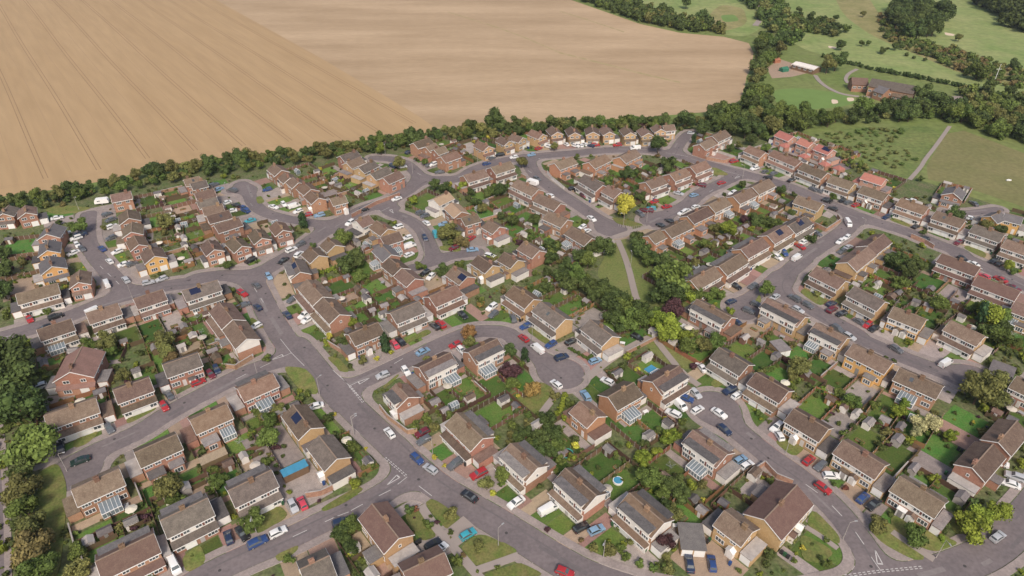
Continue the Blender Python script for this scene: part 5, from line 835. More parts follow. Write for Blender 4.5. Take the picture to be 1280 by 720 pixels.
for H in sorted(HS, key=lambda H: H.c.y):
    rr = random.Random(int(H.c.x*131+H.c.y*17)); units = 1 if H.single or H.side else 2; b = -H.gf; f = H.gf
    # how far the plot runs behind and in front
    def run(s, mx, road):
        t = 1.0
        while t < mx:
            p = zone(H, 0, s, t)
            if road_sd(p) < road: break
            o = house_hit(p, 1.0, H)
            if o: break
            nb = min((X for X in HS if X is not H), key=lambda X: (X.c-p).length)
            if s == b and (nb.c-p).length < (H.c-p).length-2.0 and t > 4: break
            t += .5
        return t
    bd = run(b, 15, 2.2); fd = run(f, 9, 1.2)
    ex = [.3, .3]
    for i, s in enumerate((-1, 1)):
        for t in (.6, 1.2, 1.8, 2.4, 3.0):
            p = H.c+H.wa*s*(H.ww/2+t)
            if house_hit(p, t*.6, H) or road_sd(p) < 2.2: break
            ex[i] = t
    X0, X1 = -H.ww/2-ex[0], H.ww/2+ex[1]; H.bd = bd; cuts = [X0, X1] if units == 1 else [X0, 0, X1]
    st = rr.choice(['timber','timber','timber','timber_orange'])
    for i in range(units):
        a, c = cuts[i], cuts[i+1]; w = c-a; mg = rr.uniform(.3,.9)
        if bd > 4.5:
            pt = rr.uniform(1.3, 2.6)
            patch([zone(H,a+.2,b,.0), zone(H,c-.2,b,.0), zone(H,c-.2,b,pt), zone(H,a+.2,b,pt)], rr.choice(['pave_grey','pave_grey','pave_tan','pave_red']), 'patio')
            y0 = pt+rr.uniform(0,.8); y1 = bd-rr.uniform(.3,2.2)
            if y1-y0 > 2 and rr.random() < .9:
                patch([zone(H,a+mg,b,y0), zone(H,c-mg*.8,b,y0+rr.uniform(-.3,.3)), zone(H,c-mg,b,y1), zone(H,a+mg*.7,b,y1-rr.uniform(0,.6))], rr.choice(['lawn']*12+['pave_tan','pave_grey']), 'garden_lawn')
            side = 'ending '+('left' if i == 0 else 'right')+' garden' if units == 2 else 'ending garden'
            fence(zone(H,a,b,bd), zone(H,c,b,bd), H, side, st)
            for _s in range(rr.choice([1,1,1,2])): shed(zone(H, rr.choice([a+1.9,c-1.9]), b, max(3.6,bd-1.9)), H.ang+rr.choice([0,math.pi/2]), H, rr)
            for _ in range(rr.randint(3,6)):
                q = rr.random(); x = (a+rr.uniform(.3,1.2)) if q < .4 else (c-rr.uniform(.3,1.2) if q < .8 else rr.uniform(a+.5,c-.5)); y = rr.uniform(2.5,bd) if q < .8 else bd-rr.uniform(.3,1.3)
                p = zone(H,x,b,y); r_ = rr.choice([.5,.6,.7,.8,.9,1.0,1.2,1.5])
                if free(p, r_*.7): add_shrub(p, r_, rr.choice('dddggggollobyp' if rr.random() < .4 else 'dggo'), H)
            if rr.random() < .4:
                p = zone(H, (a+c)/2+rr.uniform(-1,1), b, pt*.6+.8)
                if free(p, .5): TABLES.append((p, rr.uniform(0,3), H, rr.choice(['timber','upvc','metal_grey'])))
        # front
        if fd > 2:
            q = rr.random(); y1 = fd+1.5
            pv = rr.choice(['pave_red','pave_grey','pave_grey','pave_tan'])
            if q < .30: patch([zone(H,a+.1,f,0), zone(H,c-.1,f,0), zone(H,c-.1,f,y1), zone(H,a+.1,f,y1)], pv, 'drive')
            else:
                m = a+w*(.45 if i == 0 else .55)
                l, d_ = ((m, c), (a, m)) if i == 0 else ((a, m), (m, c))
                patch([zone(H,d_[0]+.1,f,0), zone(H,d_[1],f,0), zone(H,d_[1],f,y1), zone(H,d_[0]+.1,f,y1)], pv, 'drive')
                patch([zone(H,l[0]+.1,f,1.6 if 'l' not in H.fl else 2.0), zone(H,l[1]-.1,f,1.6), zone(H,l[1]-.1,f,y1), zone(H,l[0]+.1,f,y1)], 'lawn', 'garden_lawn')
                for _ in range(rr.randint(0,2)):
                    p = zone(H, rr.uniform(l[0]+.4,l[1]-.4), f, rr.uniform(2,max(2.2,fd-.5)))
                    if free(p,.5) and not any((Vector((p.x,p.y,0))-Vector((k[0].x,k[0].y,0))).length < 2.2 for k in CARPOS): add_shrub(p, rr.choice([.4,.5,.6,.8]), rr.choice('ddgglyp'), H)
    if bd > 4.5:
        if units == 2: fence(zone(H,0,b,1.0), zone(H,0,b,bd), H, 'between gardens', rr.choice([st,'timber','timber_orange']))
        fence(zone(H,X0,b,0), zone(H,X0,b,bd), H, 'on west side', st if rr.random() < .85 else 'wallbrick'); fence(zone(H,X1,b,0), zone(H,X1,b,bd), H, 'on east side', st if rr.random() < .85 else 'wallbrick')
FENCES = [f for f in FENCES if in_view((f[0]+f[1])/2, 20)]
FENCES.sort(key=lambda f: -(f[1]-f[0]).length/depth_scale((f[0]+f[1])/2))
kk = MB()
for i, (a, b, H, what, style) in enumerate(FENCES):
    an = math.atan2((b-a).y, (b-a).x); mats = ['timber','timber_orange','wallbrick','concrete']
    if i < 290:
        k = MB(); fence_mesh(a, b, style, k, Matrix()); nm = 'garden_wall' if style == 'wallbrick' else 'garden_fence'
        o = ob(nm, k.mesh(nm, mats), None, (a.x,a.y,0), an)
        col = {'timber':'brown timber fence','timber_orange':'orange timber fence','wallbrick':'brick garden wall'}[style]
        thing(o, f"{col} {what} behind {H.ref}", 'wall' if style == 'wallbrick' else 'fence', 'garden fences and walls behind the houses')
    else: fence_mesh(a, b, style, kk, Matrix.Translation((a.x,a.y,0)) @ Matrix.Rotation(an, 4, 'Z'))
o = ob('fencing', kk.mesh('fencing', ['timber','timber_orange','wallbrick','concrete'])); o['kind'] = 'stuff'; o['label'] = 'short far runs of timber garden fencing between the houses'; o['category'] = 'fencing'
# garden tables with chairs' worth of clutter: a slatted top on four legs
for p, an, H, m in TABLES[:90]:
    r = ob('garden_table', None, None, (p.x,p.y,.05), an); k = MB(); k.box(-.75,-.5,.68,.75,.5,.74,bottom=True); ob('table_top', k.mesh('table_top', m), r)
    for x in (-.65,.65):
        for y in (-.4,.4): k = MB(); k.box(x-.04,y-.04,0,x+.04,y+.04,.68); ob('leg', k.mesh('leg', m), r)
    mn = {'timber':'brown timber','upvc':'white','metal_grey':'grey metal'}[m]
    thing(r, f"{mn} garden table behind {H.ref}", 'table', 'garden tables on patios')
M('bin_green', (.03,.09,.04), var=.1, rough=.5); M('bin_blue', (.03,.07,.2), var=.1, rough=.5); M('bin_black', (.03,.03,.03), var=.1, rough=.5); M('canvas', (.55,.50,.42), var=.08, objvar=.3)
BINM = {}
for c in ('green','blue','black'):
    k = MB(); i = len(k.v); k.box(-.26,-.3,.06,.26,.3,1.0); k.box(-.3,-.36,1.0,.3,.34,1.08,bottom=True); k.cyl((0,.3,.12),.12,.06,8,axis='y'); BINM[c] = k.mesh('wheelie_bin', 'bin_'+c)
BINN = {'green':'green','blue':'blue','black':'black'}
GH = MB(); GH.mi = 0
for x in (-1.2,-.4,.4,1.2):
    for s in (-1,1): GH.bar((x,s*.95,0),(x,s*.95,1.4),.06,.06); GH.bar((x,s*.95,1.4),(x,0,2.1),.06,.06)
for s in (-1,1): GH.bar((-1.2,s*.95,1.4),(1.2,s*.95,1.4),.07,.07)
GH.bar((-1.2,0,2.1),(1.2,0,2.1),.08,.08); GH.mi = 1
for s in (-1,1): GH.face([(-1.2,s*.93,0),(1.2,s*.93,0),(1.2,s*.93,1.4),(-1.2,s*.93,1.4)]); GH.face([(-1.2,s*.93,1.4),(1.2,s*.93,1.4),(1.2,0,2.08),(-1.2,0,2.08)])
for x in (-1.19,1.19): GH.face([(x,-.93,0),(x,.93,0),(x,.93,1.4),(x,0,2.08),(x,-.93,1.4)])
GH = GH.mesh('greenhouse', ['upvc','conserv_glass'])
DRY = MB(); DRY.cyl((0,0,0),.03,1.9,6)
for a in range(4):
    t = a*math.pi/2; DRY.bar((0,0,1.4),(1.2*math.cos(t),1.2*math.sin(t),1.95),.04,.04)
    for q in (.5,.85,1.15): DRY.bar((q*math.cos(t),q*math.sin(t),1.4+.46*q),(q*math.cos(t+math.pi/2),q*math.sin(t+math.pi/2),1.4+.46*q),.02,.02)
DRY = DRY.mesh('clothes_dryer', 'metal_grey')
PAR = MB(); PAR.cyl((0,0,0),.25,.12,10); PAR.cyl((0,0,.12),.03,2.2,6); PAR.cyl((0,0,2.0),1.35,.5,8,.05); PAR = PAR.mesh('parasol', 'canvas')
BED = MB(); BED.mi = 0
for q in ((-1.1,-.5,0,1.1,-.44,.35),(-1.1,.44,0,1.1,.5,.35),(-1.1,-.44,0,-1.04,.44,.35),(1.04,-.44,0,1.1,.44,.35)): BED.box(*q)
BED.mi = 1; BED.face([(-1.04,-.44,.3),(1.04,-.44,.3),(1.04,.44,.3),(-1.04,.44,.3)]); BED = BED.mesh('planter', ['timber_orange','ground'])
def clutter(me, nm, p, an, lab, cat, grp, sc=1): thing(ob(nm, me, None, (p.x,p.y,.05), an, sc), lab, cat, grp)
nb = 0
for H in HS:
    rr = random.Random(int(H.c.x*53+H.c.y*71)); b = -H.gf
    def spot(lo, hi, m):
        for _ in range(6):
            p = zone(H, rr.uniform(-H.ww*.45, H.ww*.45), b, rr.uniform(lo, max(lo+.5, min(hi, H.bd-1))))
            if free(p, m) and in_view(p, 0) and all((p-q).length > m+1.6 for q in SHEDS): SHEDS.append(p); return p
    if rr.random() < .75 and nb < 150:
        for i in range(rr.choice([1,2,2,3])):
            x = H.ww/2*rr.choice([-1,1])*.9; p = zone(H, x+i*.0, H.gf, .7+i*.75)
            if free(p, .2) and in_view(p, 0) and all((p.x-q[0].x)**2+(p.y-q[0].y)**2 > 5 for q in CARPOS) and nb < 150:
                c = rr.choice(['green','blue','black','black']); clutter(BINM[c], 'wheelie_bin', p, H.ang, f"{c} wheelie bin beside {H.ref}", 'bin', 'wheelie bins beside the houses'); nb += 1
    if H.bd > 5:
        if rr.random() < .16:
            p = spot(4, 12, 1.4)
            if p: clutter(GH, 'greenhouse', p, H.ang, f"small glass greenhouse behind {H.ref}", 'greenhouse', 'greenhouses behind the houses')
        if rr.random() < .3:
            p = spot(3.5, 9, .9)
            if p: clutter(DRY, 'clothes_dryer', p, rr.uniform(0,3), f"rotary clothes dryer behind {H.ref}", 'clothes dryer', 'rotary clothes dryers')
        if rr.random() < .16:
            p = spot(2.5, 6, 1)
            if p: clutter(PAR, 'parasol', p, 0, f"pale garden parasol behind {H.ref}", 'parasol', 'garden parasols')
        for _ in range(rr.choice([0,0,1,1,2])):
            p = spot(3, 12, .9)
            if p: clutter(BED, 'planter', p, H.ang+rr.choice([0,math.pi/2]), f"raised timber planter behind {H.ref}", 'planter', 'raised timber planters')
# ---------------------------------------------------------------- trees and shrubs
def crown_mesh(seed, n, lobes, ls, flat=.85, cone=False):
    q = random.Random(seed); mb = MB(); cs = []
    for i in range(lobes):
        z = q.uniform(-.55,.75); a = q.uniform(0,6.283); rr_ = math.sqrt(max(0,1-z*z))*q.uniform(.38,.78)
        if cone: rr_ *= .25+.45*(1-(z+1)/2)
        cs.append((Vector((rr_*math.cos(a), rr_*math.sin(a), z*.68)), q.uniform(.22,.44)*(1 if not cone else .65)))
    cs.append((Vector((0,0,-.05)), .52 if not cone else .4))
    for c, r in cs:                                        # inner mass of each bough, roughened
        bm = bmesh.new(); bmesh.ops.create_icosphere(bm, subdivisions=2, radius=r*.78)
        for v in bm.verts: v.co *= q.uniform(.78,1.1)
        i = len(mb.v); mb.v += [tuple(c+v.co) for v in bm.verts]
        for f in bm.faces: mb.f.append(tuple(i+v.index for v in f.verts)); mb.m.append(0)
        bm.free()
    tot = sum(r*r for c, r in cs)
    for c, r in cs:
        for _ in range(int(n*r*r/tot)):
            d = Vector((q.gauss(0,1), q.gauss(0,1), q.gauss(0,1)+.25)).normalized(); p = c+d*r*q.uniform(.78,1.22)
            if any((p-c2).length < r2*.72 for c2, r2 in cs): continue
            nrm = (d+Vector((q.gauss(0,.45),q.gauss(0,.45),q.gauss(0,.45)))).normalized(); t = nrm.orthogonal().normalized(); t = Matrix.Rotation(q.uniform(0,6.28),3,nrm) @ t; s = nrm.cross(t); e = ls*q.uniform(.6,1.35)
            mb.face([p-t*e*.5, p+s*e*.35, p+t*e*.55, p-s*e*.35])
    k = max(abs(v[0]) for v in mb.v); mb.v = [(v[0]/k, v[1]/k, v[2]/k*flat) for v in mb.v]
    return mb
CROWNS = {}
def crown(kind, var, small=False):
    key = (kind, var, small)
    if key not in CROWNS:
        if kind == 'c': mb = crown_mesh(90+var, 700, 10, .16, 2.0, True)
        elif small == 'tiny': mb = crown_mesh(70+var, 150, 3, .42, .85)
        elif small: mb = crown_mesh(50+var, 300, 5, .30, .85)
        else: mb = crown_mesh(10+var, 1700, 11+var, .16, .86)
        CROWNS[key] = mb.mesh('crown', 'leaf_'+kind)
    return CROWNS[key]
TRUNK = MB(); TRUNK.cyl((0,0,0), .05, .75, 8, .03)
for a in range(4): TRUNK.bar((0,0,.45),(.35*math.cos(a*1.6),.35*math.sin(a*1.6),.95),.03,.03)
TRUNK = TRUNK.mesh('trunk', 'bark')
def tree(p, R, kind, label, group=None, name='tree', fl=1.0):
    h = R*.9*fl*(1 if kind != 'c' else 2.0); base = max(.25*R, .6)
    r = ob(name, None, None, (p.x,p.y,0), rng.uniform(0,6.28)); ob('trunk', TRUNK, r, (0,0,-.05), 0, (max(R*1.1,2),max(R*1.1,2),base+h))
    ob('crown', crown(kind, rng.randrange(5)), r, (0,0,base+h*.82), 0, (R,R,R*fl)); return thing(r, label, 'tree', group)
def shrub(p, R, kind, label, group):
    o = ob('shrub', crown(kind, rng.randrange(4), True), None, (p.x,p.y,R*.62), rng.uniform(0,6.28), (R,R,R*rng.uniform(.75,1.05))); return thing(o, label, 'shrub', group)
def sizew(R): return 'large' if R > 5 else ('small' if R < 2.4 else 'medium')
nshrub = 0; EXTRA_SHRUB = []
NEARTREE = []
for x, y, r, k in TREES:
    p = land(x, y, 3.0); sc = depth_scale(p); R = r*sc*(1.32 if r > 7 and k in 'dgl' and x > 690 and x < 870 and 270 < y < 420 else 1.2 if r > 7 else 1.12)*(.92 if k == 'y' and r > 8 else 1)
    p = land(x, y, R*1.0); p.z = 0; H = nearest_house(p)
    if R > 2.0 or k in 'cy' and R > 1.4:
        tree(p, R, k, 'golden yellow tree at the top of the park between two road ends' if k == 'y' and r > 8 else f"{sizew(R)} {LNAME[k]} tree by {H.ref}", 'trees among the houses', fl=1.2 if k == 'y' else rng.uniform(.92,1.1)); NEARTREE.append((p, R))
    else: SHRUBS.insert(0, (p, max(R,.5), k, H))
vis = [s for s in SHRUBS if in_view(s[0], 5)]
vis.sort(key=lambda s: -s[1]/depth_scale(s[0]))
for p, R, k, H in vis[:300]: shrub(p, R, k, f"{LNAME[k]} shrub in garden of {H.ref}", f"{LNAME[k]} shrubs at {H.ref}")
ARR = {}
def arrays(me):
    if me.name not in ARR:
        co = np.empty(len(me.vertices)*3, np.float32); me.vertices.foreach_get('co', co); li = np.empty(len(me.loops), np.int32); me.loops.foreach_get('vertex_index', li)
        lt = np.empty(len(me.polygons), np.int32); me.polygons.foreach_get('loop_total', lt); ARR[me.name] = (co.reshape(-1,3), li, lt)
    return ARR[me.name]
def mass(items, name, label, kinds='dgo'):
    # many small crowns that read as one mass
    V = []; LI = []; LT = []; MI = []; mats = []; n = 0
    for p, R, k, fl in items:
        co, li, lt = arrays(crown(k, rng.randrange(4), 'tiny' if R < 1.5 else True))
        if k not in mats: mats.append(k)
        a = rng.uniform(0,6.28); ca, sa = math.cos(a), math.sin(a)
        V.append(np.stack([p.x+R*(co[:,0]*ca-co[:,1]*sa), p.y+R*(co[:,0]*sa+co[:,1]*ca), R*.62*fl+R*fl*co[:,2]], 1)); LI.append(li+n); LT.append(lt); MI.append(np.full(len(lt), mats.index(k), np.int32)); n += len(co)
    V = np.concatenate(V).astype(np.float32); LI = np.concatenate(LI); LT = np.concatenate(LT); MI = np.concatenate(MI)
    me = bpy.data.meshes.new(name); me.vertices.add(len(V)); me.vertices.foreach_set('co', V.ravel()); me.loops.add(len(LI)); me.loops.foreach_set('vertex_index', LI.astype(np.int32))
    me.polygons.add(len(LT)); me.polygons.foreach_set('loop_start', np.concatenate(([0], np.cumsum(LT)[:-1])).astype(np.int32)); me.polygons.foreach_set('material_index', MI)
    for k in mats: me.materials.append(MATS['leaf_'+k])
    me.update(calc_edges=True); me.validate()
    o = ob(name, me); o['kind'] = 'stuff'; o['label'] = label; o['category'] = 'vegetation'; return o
fill = [(p, R, k, .9) for p, R, k, H in vis[300:]]
EST = [land(*q) for q in ((-40,275),(75,262),(190,235),(330,215),(480,195),(560,180),(870,168),(960,190),(1060,215),(1150,245),(1330,300),(1420,800),(-60,800),(-30,470))]
PC = {}
for c, r, pts in PATCHES:
    for a in range(int((c.x-r)//6), int((c.x+r)//6)+1):
        for b in range(int((c.y-r)//6), int((c.y+r)//6)+1): PC.setdefault((a,b), []).append(pts)
PARKP = [[land(*q) for q in px] for px in PARK+VERGES]
yy = 78.0
while yy < 330:
    st = 1.9 if yy < 200 else 2.6; xx = -220.0
    while xx < 300:
        p = Vector((xx+rng.uniform(-1,1), yy+rng.uniform(-1,1), 0)); xx += st
        if not in_view(p, 10) or road_sd(p) < 2.6 or not inside(p, EST): continue
        R = rng.choice([.4,.5,.6,.7,.8,1.0,1.3,1.7]); on = any(inside(p, q) for q in PC.get((int(p.x//6), int(p.y//6)), ()))
        if rng.random() < (.90 if on else .50) or blocked(p, R*.6) or any(inside(p, q) for q in PARKP): continue
        if any((p.x-c[0].x)**2+(p.y-c[0].y)**2 < 5.5 for c in CARPOS): continue
        fill.append((p, min(R, .8) if on else R, rng.choice('ddddggggoollbp' if rng.random() < .4 else 'ddgggol'), .95))
    yy += st
mass(fill, 'garden_shrubbery', 'low mixed shrubs and plants filling the garden borders')
def along(px, step, jitter, z=0):
    pts = dens([land(*p) for p in px], step); return [Vector((p.x+rng.uniform(-jitter,jitter), p.y+rng.uniform(-jitter,jitter), 0)) for p in pts]
# field hedge: a belt of individual trees
BELT = [(-70,272),(0,262),(75,250),(130,237),(190,223),(260,211),(330,202),(390,195),(440,190),(500,181),(545,172),(600,168),(680,163),(760,160),(830,158),(870,158)]
n = 0
for p in along(BELT, 4.2, 1.2):
    if house_hit(p, 1.0): continue
    R = rng.uniform(2.6,4.4); k = rng.choice('ddddggo')
    tree(p, R, k, 'leafy tree in the dense belt dividing the estate from the corn fields', 'field belt trees', 'hedgerow_tree', rng.uniform(.9,1.2)); n += 1
for p in along([(x, y+5+ (4 if 120 < x < 420 else 0)) for x, y in BELT if x < 860], 6.0, 1.6):
    if house_hit(p, 1.8) or road_sd(p) < 4: continue
    tree(p, rng.uniform(2.2,3.6), rng.choice('ddggoog'), 'leafy tree in the dense belt dividing the estate from the corn fields', 'field belt trees', 'hedgerow_tree', rng.uniform(.9,1.15))
mass([(p, rng.uniform(1.2,2.2), rng.choice('ddgob'), 1.0) for p in along([(x, y+3) for x, y in BELT], 1.5, 3.6) if not house_hit(p, 1.5)], 'hedgerow_undergrowth', 'dark bushy undergrowth below the field belt trees')
for x, y, r in ((617,150,17),(660,30,0),(575,160,0),(520,172,13)):
    if r: p = land(x,y,6); tree(Vector((p.x,p.y,0)), r*depth_scale(p), 'd', 'tall round dark tree rising above the field belt by '+('the stubble field' if x > 600 else 'the field divide'), None, 'hedgerow_tree', 1.15)
def scatter(poly, step, kinds, r0, r1, fl=1.0):
    pl = [land(*p) for p in poly]; xs = [p.x for p in pl]; ys = [p.y for p in pl]; out = []
    y = min(ys)
    while y < max(ys):
        x = min(xs)
        while x < max(xs):
            p = Vector((x+rng.uniform(-.4,.4)*step, y+rng.uniform(-.4,.4)*step, 0))
            if inside(p, pl) and not house_hit(p, 3): out.append((p, rng.uniform(r0,r1), rng.choice(kinds), fl*rng.uniform(.9,1.15)))
            x += step
        y += step
    return out
mass(scatter([(716,-2),(765,16),(800,28),(850,39),(902,43),(905,38),(860,27),(818,16),(780,2),(755,-12),(720,-24),(700,-18)], 5.5, 'ddddgo', 3.4, 5.0, 1.1), 'hedge_wood', 'thick dark tree hedge between the stubble field and the golf course')
WOODS = [[(868,150),(915,141),(935,125),(942,100),(948,70),(940,52),(960,48),(978,72),(956,92),(952,115),(962,138),(1000,150),(1055,148),(1110,141),(1160,135),(1175,138),(1215,142),(1290,150),(1300,185),(1240,172),(1190,155),(1120,154),(1060,157),(1010,163),(975,170),(960,178),(925,166),(895,166)]]
wl = []
for w in WOODS: wl += scatter(w, 8.2, 'ddddgggo', 4.2, 6.2, 1.0)
wl.sort(key=lambda t: t[0].y)
for p, R, k, fl in wl[:170]: tree(p, R, k, 'rounded tree crown in the wood between the estate and the golf club', 'wood trees', 'woodland_tree', fl)
rest = [(p,R,k,fl) for p,R,k,fl in wl[170:]]
und = []
for w in WOODS: und += scatter(w, 5.5, 'ddgo', 2.0, 3.2)
mass(rest+und, 'woodland_undergrowth', 'dense undergrowth filling the wood by the golf club')
G = scatter([(1112,18),(1135,10),(1168,14),(1180,34),(1165,50),(1135,52),(1110,40)], 9, 'ddc', 5, 8, 1.1)
for p, R, k, fl in G: tree(p, R, 'd', 'tall dark tree in the clump in the middle of the golf course', 'golf course clump trees', 'woodland_tree', fl)
mass(scatter([(1195,-12),(1210,2),(1240,18),(1255,38),(1300,45),(1400,60),(1400,-40)], 9, 'ddd', 6, 9, 1.1), 'far_wood', 'dark wood at the far right edge beyond the golf course')
mass(scatter([(930,-20),(925,5),(945,20),(960,45),(990,60),(1005,50),(985,25),(975,0),(985,-20)], 8, 'ddgo', 4, 6, .95), 'far_wood', 'wood beyond the golf course beside the far lane')
mass(scatter([(978,28),(1000,22),(1040,30),(1060,42),(1050,48),(1010,42),(985,42)], 6, 'ddgo', 3, 4.2), 'far_hedge', 'hedge of bushes across the upper golf course')
mass(scatter([(1095,22),(1112,20),(1120,40),(1150,52),(1195,64),(1240,76),(1280,92),(1280,112),(1230,104),(1200,92),(1160,72),(1120,60),(1098,40)], 5.0, 'doobggd', 2.0, 3.8, .75), 'golf_scrub', 'scrubby bushes between two fairways')
mass([(p, rng.uniform(1.6,2.2), 'd', 1) for p in along([(1028,72),(1060,80),(1100,90),(1145,98),(1195,108),(1240,118),(1290,130)], 2.2, .8)], 'clipped_hedge', 'long dark hedge behind the golf club house')
mass(scatter([(1190,110),(1290,125),(1330,150),(1260,148),(1215,134)], 6.5, 'ddgo', 2.5, 4.5), 'golf_thicket', 'thicket of bushes below the golf course by the car park')
mass(scatter([(985,174),(1060,163),(1130,160),(1120,180),(1150,200),(1120,215),(1080,198),(1030,184)], 4.2, 'ooggo', .8, 2.2, .45), 'scrub_bushes', 'scattered low bushes over the scrub meadow')
mass(scatter([(1000,182),(1060,198),(1120,228),(1110,233),(1050,206),(995,190)], 3.6, 'dgo', 1.3, 2.2, .9), 'scrub_edge', 'bushy strip behind the red roofed group')
for x, y, r, k in ((878,22,9,'d'),(1045,20,5,'d'),(1080,15,5,'o'),(858,5,9,'d'),(1240,105,10,'d'),(1262,112,9,'d'),(1222,92,13,'g'),(1268,78,8,'d'),(1200,45,6,'o'),(1105,60,5,'d'),(1000,10,5,'d'),(972,8,5,'d')):
    p = land(x, y, 4); tree(Vector((p.x,p.y,0)), r*depth_scale(p)*.95, k, f"{'large' if r > 8 else 'small'} {LNAME[k]} tree standing {'alone' if x > 1000 else 'by the bunkers'} on the golf course, {'upper' if y < 50 else 'lower'} {'left' if x < 1060 else 'right'} part", 'lone golf course trees', 'tree')
# hedges clipped along gardens
for px, w, h, k, lab in (([(687,527),(700,515),(707,495)],1.6,1.8,'l','clipped bright hedge beside the short paved path by the orange tree'), ([(1018,488),(1050,500),(1062,497)],1.4,1.6,'g','clipped green hedge between back gardens of the lower right close'),
    ([(712,436),(735,450),(745,443)],1.2,1.2,'g','clipped hedge round the drive at the middle close end'), ([(608,322),(645,330),(650,318)],1.5,1.5,'l','golden green hedge along the central close'), ([(395,345),(425,335)],1.8,2.2,'l','tall light hedge in the gardens right of the main junction'), ([(1222,278),(1245,288)],2.2,3,'l','tall yellow green hedge beside the golden brick house')):
    pts = dens([land(*p) for p in px], .8); it = [(p+Vector((rng.uniform(-.2,.2),rng.uniform(-.2,.2),0)), w*.6, k, h/w) for p in pts]
    o = mass(it, 'clipped_hedge', lab); del o['kind']; o['category'] = 'hedge'; PEND.append(o)
# ---------------------------------------------------------------- street lamps, club buildings, garden toys
LP = MB(); LP.cyl((0,0,0), .11, 1.2, 8, .09); LP.cyl((0,0,1.2), .075, 4.8, 8, .05); LP.bar((0,0,6),(1.1,0,6.25),.07,.07); LP = LP.mesh('post', 'concrete')
LH = simple('lamp_head', 'metal_grey', [(1.0,-.14,6.2,1.65,.14,6.34)])
proto = None
for x, y in LAMPS:
    p = land(x, y); 
    near = min(((s, a, b) for n, w, pl in ROADL for a, b in zip(pl, pl[1:]) for s in [float(segd(np.array(p.x), np.array(p.y), a, b))]), key=lambda t: t[0])
    m = (near[1]+near[2])/2; an = math.atan2(m.y-p.y, m.x-p.x)
    if proto is None: r = proto = ob('street_lamp', None); ob('post', LP, r); ob('lamp_head', LH, r)
    else:
        r = proto.copy(); COL.objects.link(r)
        for ch in proto.children: q = ch.copy(); COL.objects.link(q); q.parent = r
    r.location = (p.x,p.y,.05); r.rotation_euler = (0,0,an); thing(r, f"grey street lamp by {nearest_house(p).ref}", 'lamp', 'street lamps along the estate roads')
def block(name, a, b, D, h, pitch, wall, roof, lab, cat='building', wins=6, zt=None):
    a = land(*a, h); b = land(*b, h); d = b-a; an = math.atan2(d.y,d.x); L = d.length; o = (a+b)/2
    r = ob(name, None, None, (o.x,o.y,0), an); k = MB(); rz = h+D/2*pitch
    k.face([(-L/2,0,0),(L/2,0,0),(L/2,0,h),(-L/2,0,h)]); k.face([(L/2,D,0),(-L/2,D,0),(-L/2,D,h),(L/2,D,h)]); k.face([(L/2,0,0),(L/2,D,0),(L/2,D,h),(L/2,D/2,rz),(L/2,0,h)]); k.face([(-L/2,D,0),(-L/2,0,0),(-L/2,0,h),(-L/2,D/2,rz),(-L/2,D,h)])
    ob('wall', k.mesh('wall', wall), r); k = MB()
    for s in (0,1):
        ye = -.5 if s == 0 else D+.5; q = [(-L/2-.4,ye,h-.3),(L/2+.4,ye,h-.3),(L/2+.4,D/2,rz+.12),(-L/2-.4,D/2,rz+.12)]; k.face(q if s == 0 else q[::-1])
    ob('roof', k.mesh('roof', roof), r)
    for i in range(wins): ob('window', window_mesh(1.8,1.3), r, (-L/2+L*(i+.5)/wins, -.02, h*.45))
    thing(r, lab, cat)
block('club_house', (1086,107), (1141,117), 11, 6, .5, 'brick_red', 'tile6', 'long brick golf club house with grey-brown roof beyond the wood', wins=9)
block('club_house_wing', (1066,105), (1085,106), 9, 4.5, .55, 'brick_red', 'tile1', 'lower brick wing at the left end of the golf club house', wins=3)
block('club_house_hall', (1092,113), (1104,117), 8, 4.5, .55, 'brick_red', 'tile4', 'brick cross wing before the middle of the golf club house', wins=2)
block('club_house_annexe', (1115,119), (1138,124), 6, 3.6, .5, 'brick_red', 'tile0', 'low brick annexe before the right end of the golf club house', wins=4)
block('stable_block', (990,80), (1017,87), 9, 3.2, .15, 'timber', 'render_white', 'low building with white roof at the edge of the wood', wins=4)
for x, y, m, lab in ((970,76,'timber_orange','orange stack of crates in the yard by the white roofed building'), (1092,115,'render_white','white marquee tent beside the golf club house'), (980,87,'tarpaulin_green','green sheeted heap in the yard by the wood')):
    p = land(x,y,1); k = MB(); k.prism([(-2.4,-1.8),(2.4,-1.8),(2.4,1.8),(-2.4,1.8)],0,1.8)
    i = len(k.v)-4
    for s in (-1,1): q = [(-2.6,s*2,1.75),(2.6,s*2,1.75),(2.2,0,2.9),(-2.2,0,2.9)]; k.face(q if s < 0 else q[::-1])
    for s in (-1,1): k.face([(s*2.6,-2,1.75),(s*2.6,2,1.75),(s*2.2,0,2.9)])
    thing(ob('marquee' if 'tent' in lab else 'covered_heap', k.mesh('covered_heap', m), None, (p.x,p.y,0), .4), lab, 'tent' if 'tent' in lab else 'heap')
def tramp(p, R, lab, blue):
    r = ob('trampoline', None, None, (p.x,p.y,.05)); k = MB(); k.cyl((0,0,.62), R*.8, .03, 20); ob('mat', k.mesh('mat', 'rubber'), r)
    k = MB(); n = 20
    for j in range(n): a, b = 2*math.pi*j/n, 2*math.pi*(j+1)/n; k.face([(R*.8*math.cos(a),R*.8*math.sin(a),.66),(R*math.cos(a),R*math.sin(a),.66),(R*math.cos(b),R*math.sin(b),.66),(R*.8*math.cos(b),R*.8*math.sin(b),.66)])
    ob('rim_pad', k.mesh('rim_pad', blue), r)
    for j in range(6): a = j*math.pi/3; k = MB(); k.cyl((R*.95*math.cos(a),R*.95*math.sin(a),0), .035, 2.0, 6); ob('leg', k.mesh('leg', 'metal_grey'), r)
    thing(r, lab, 'trampoline')
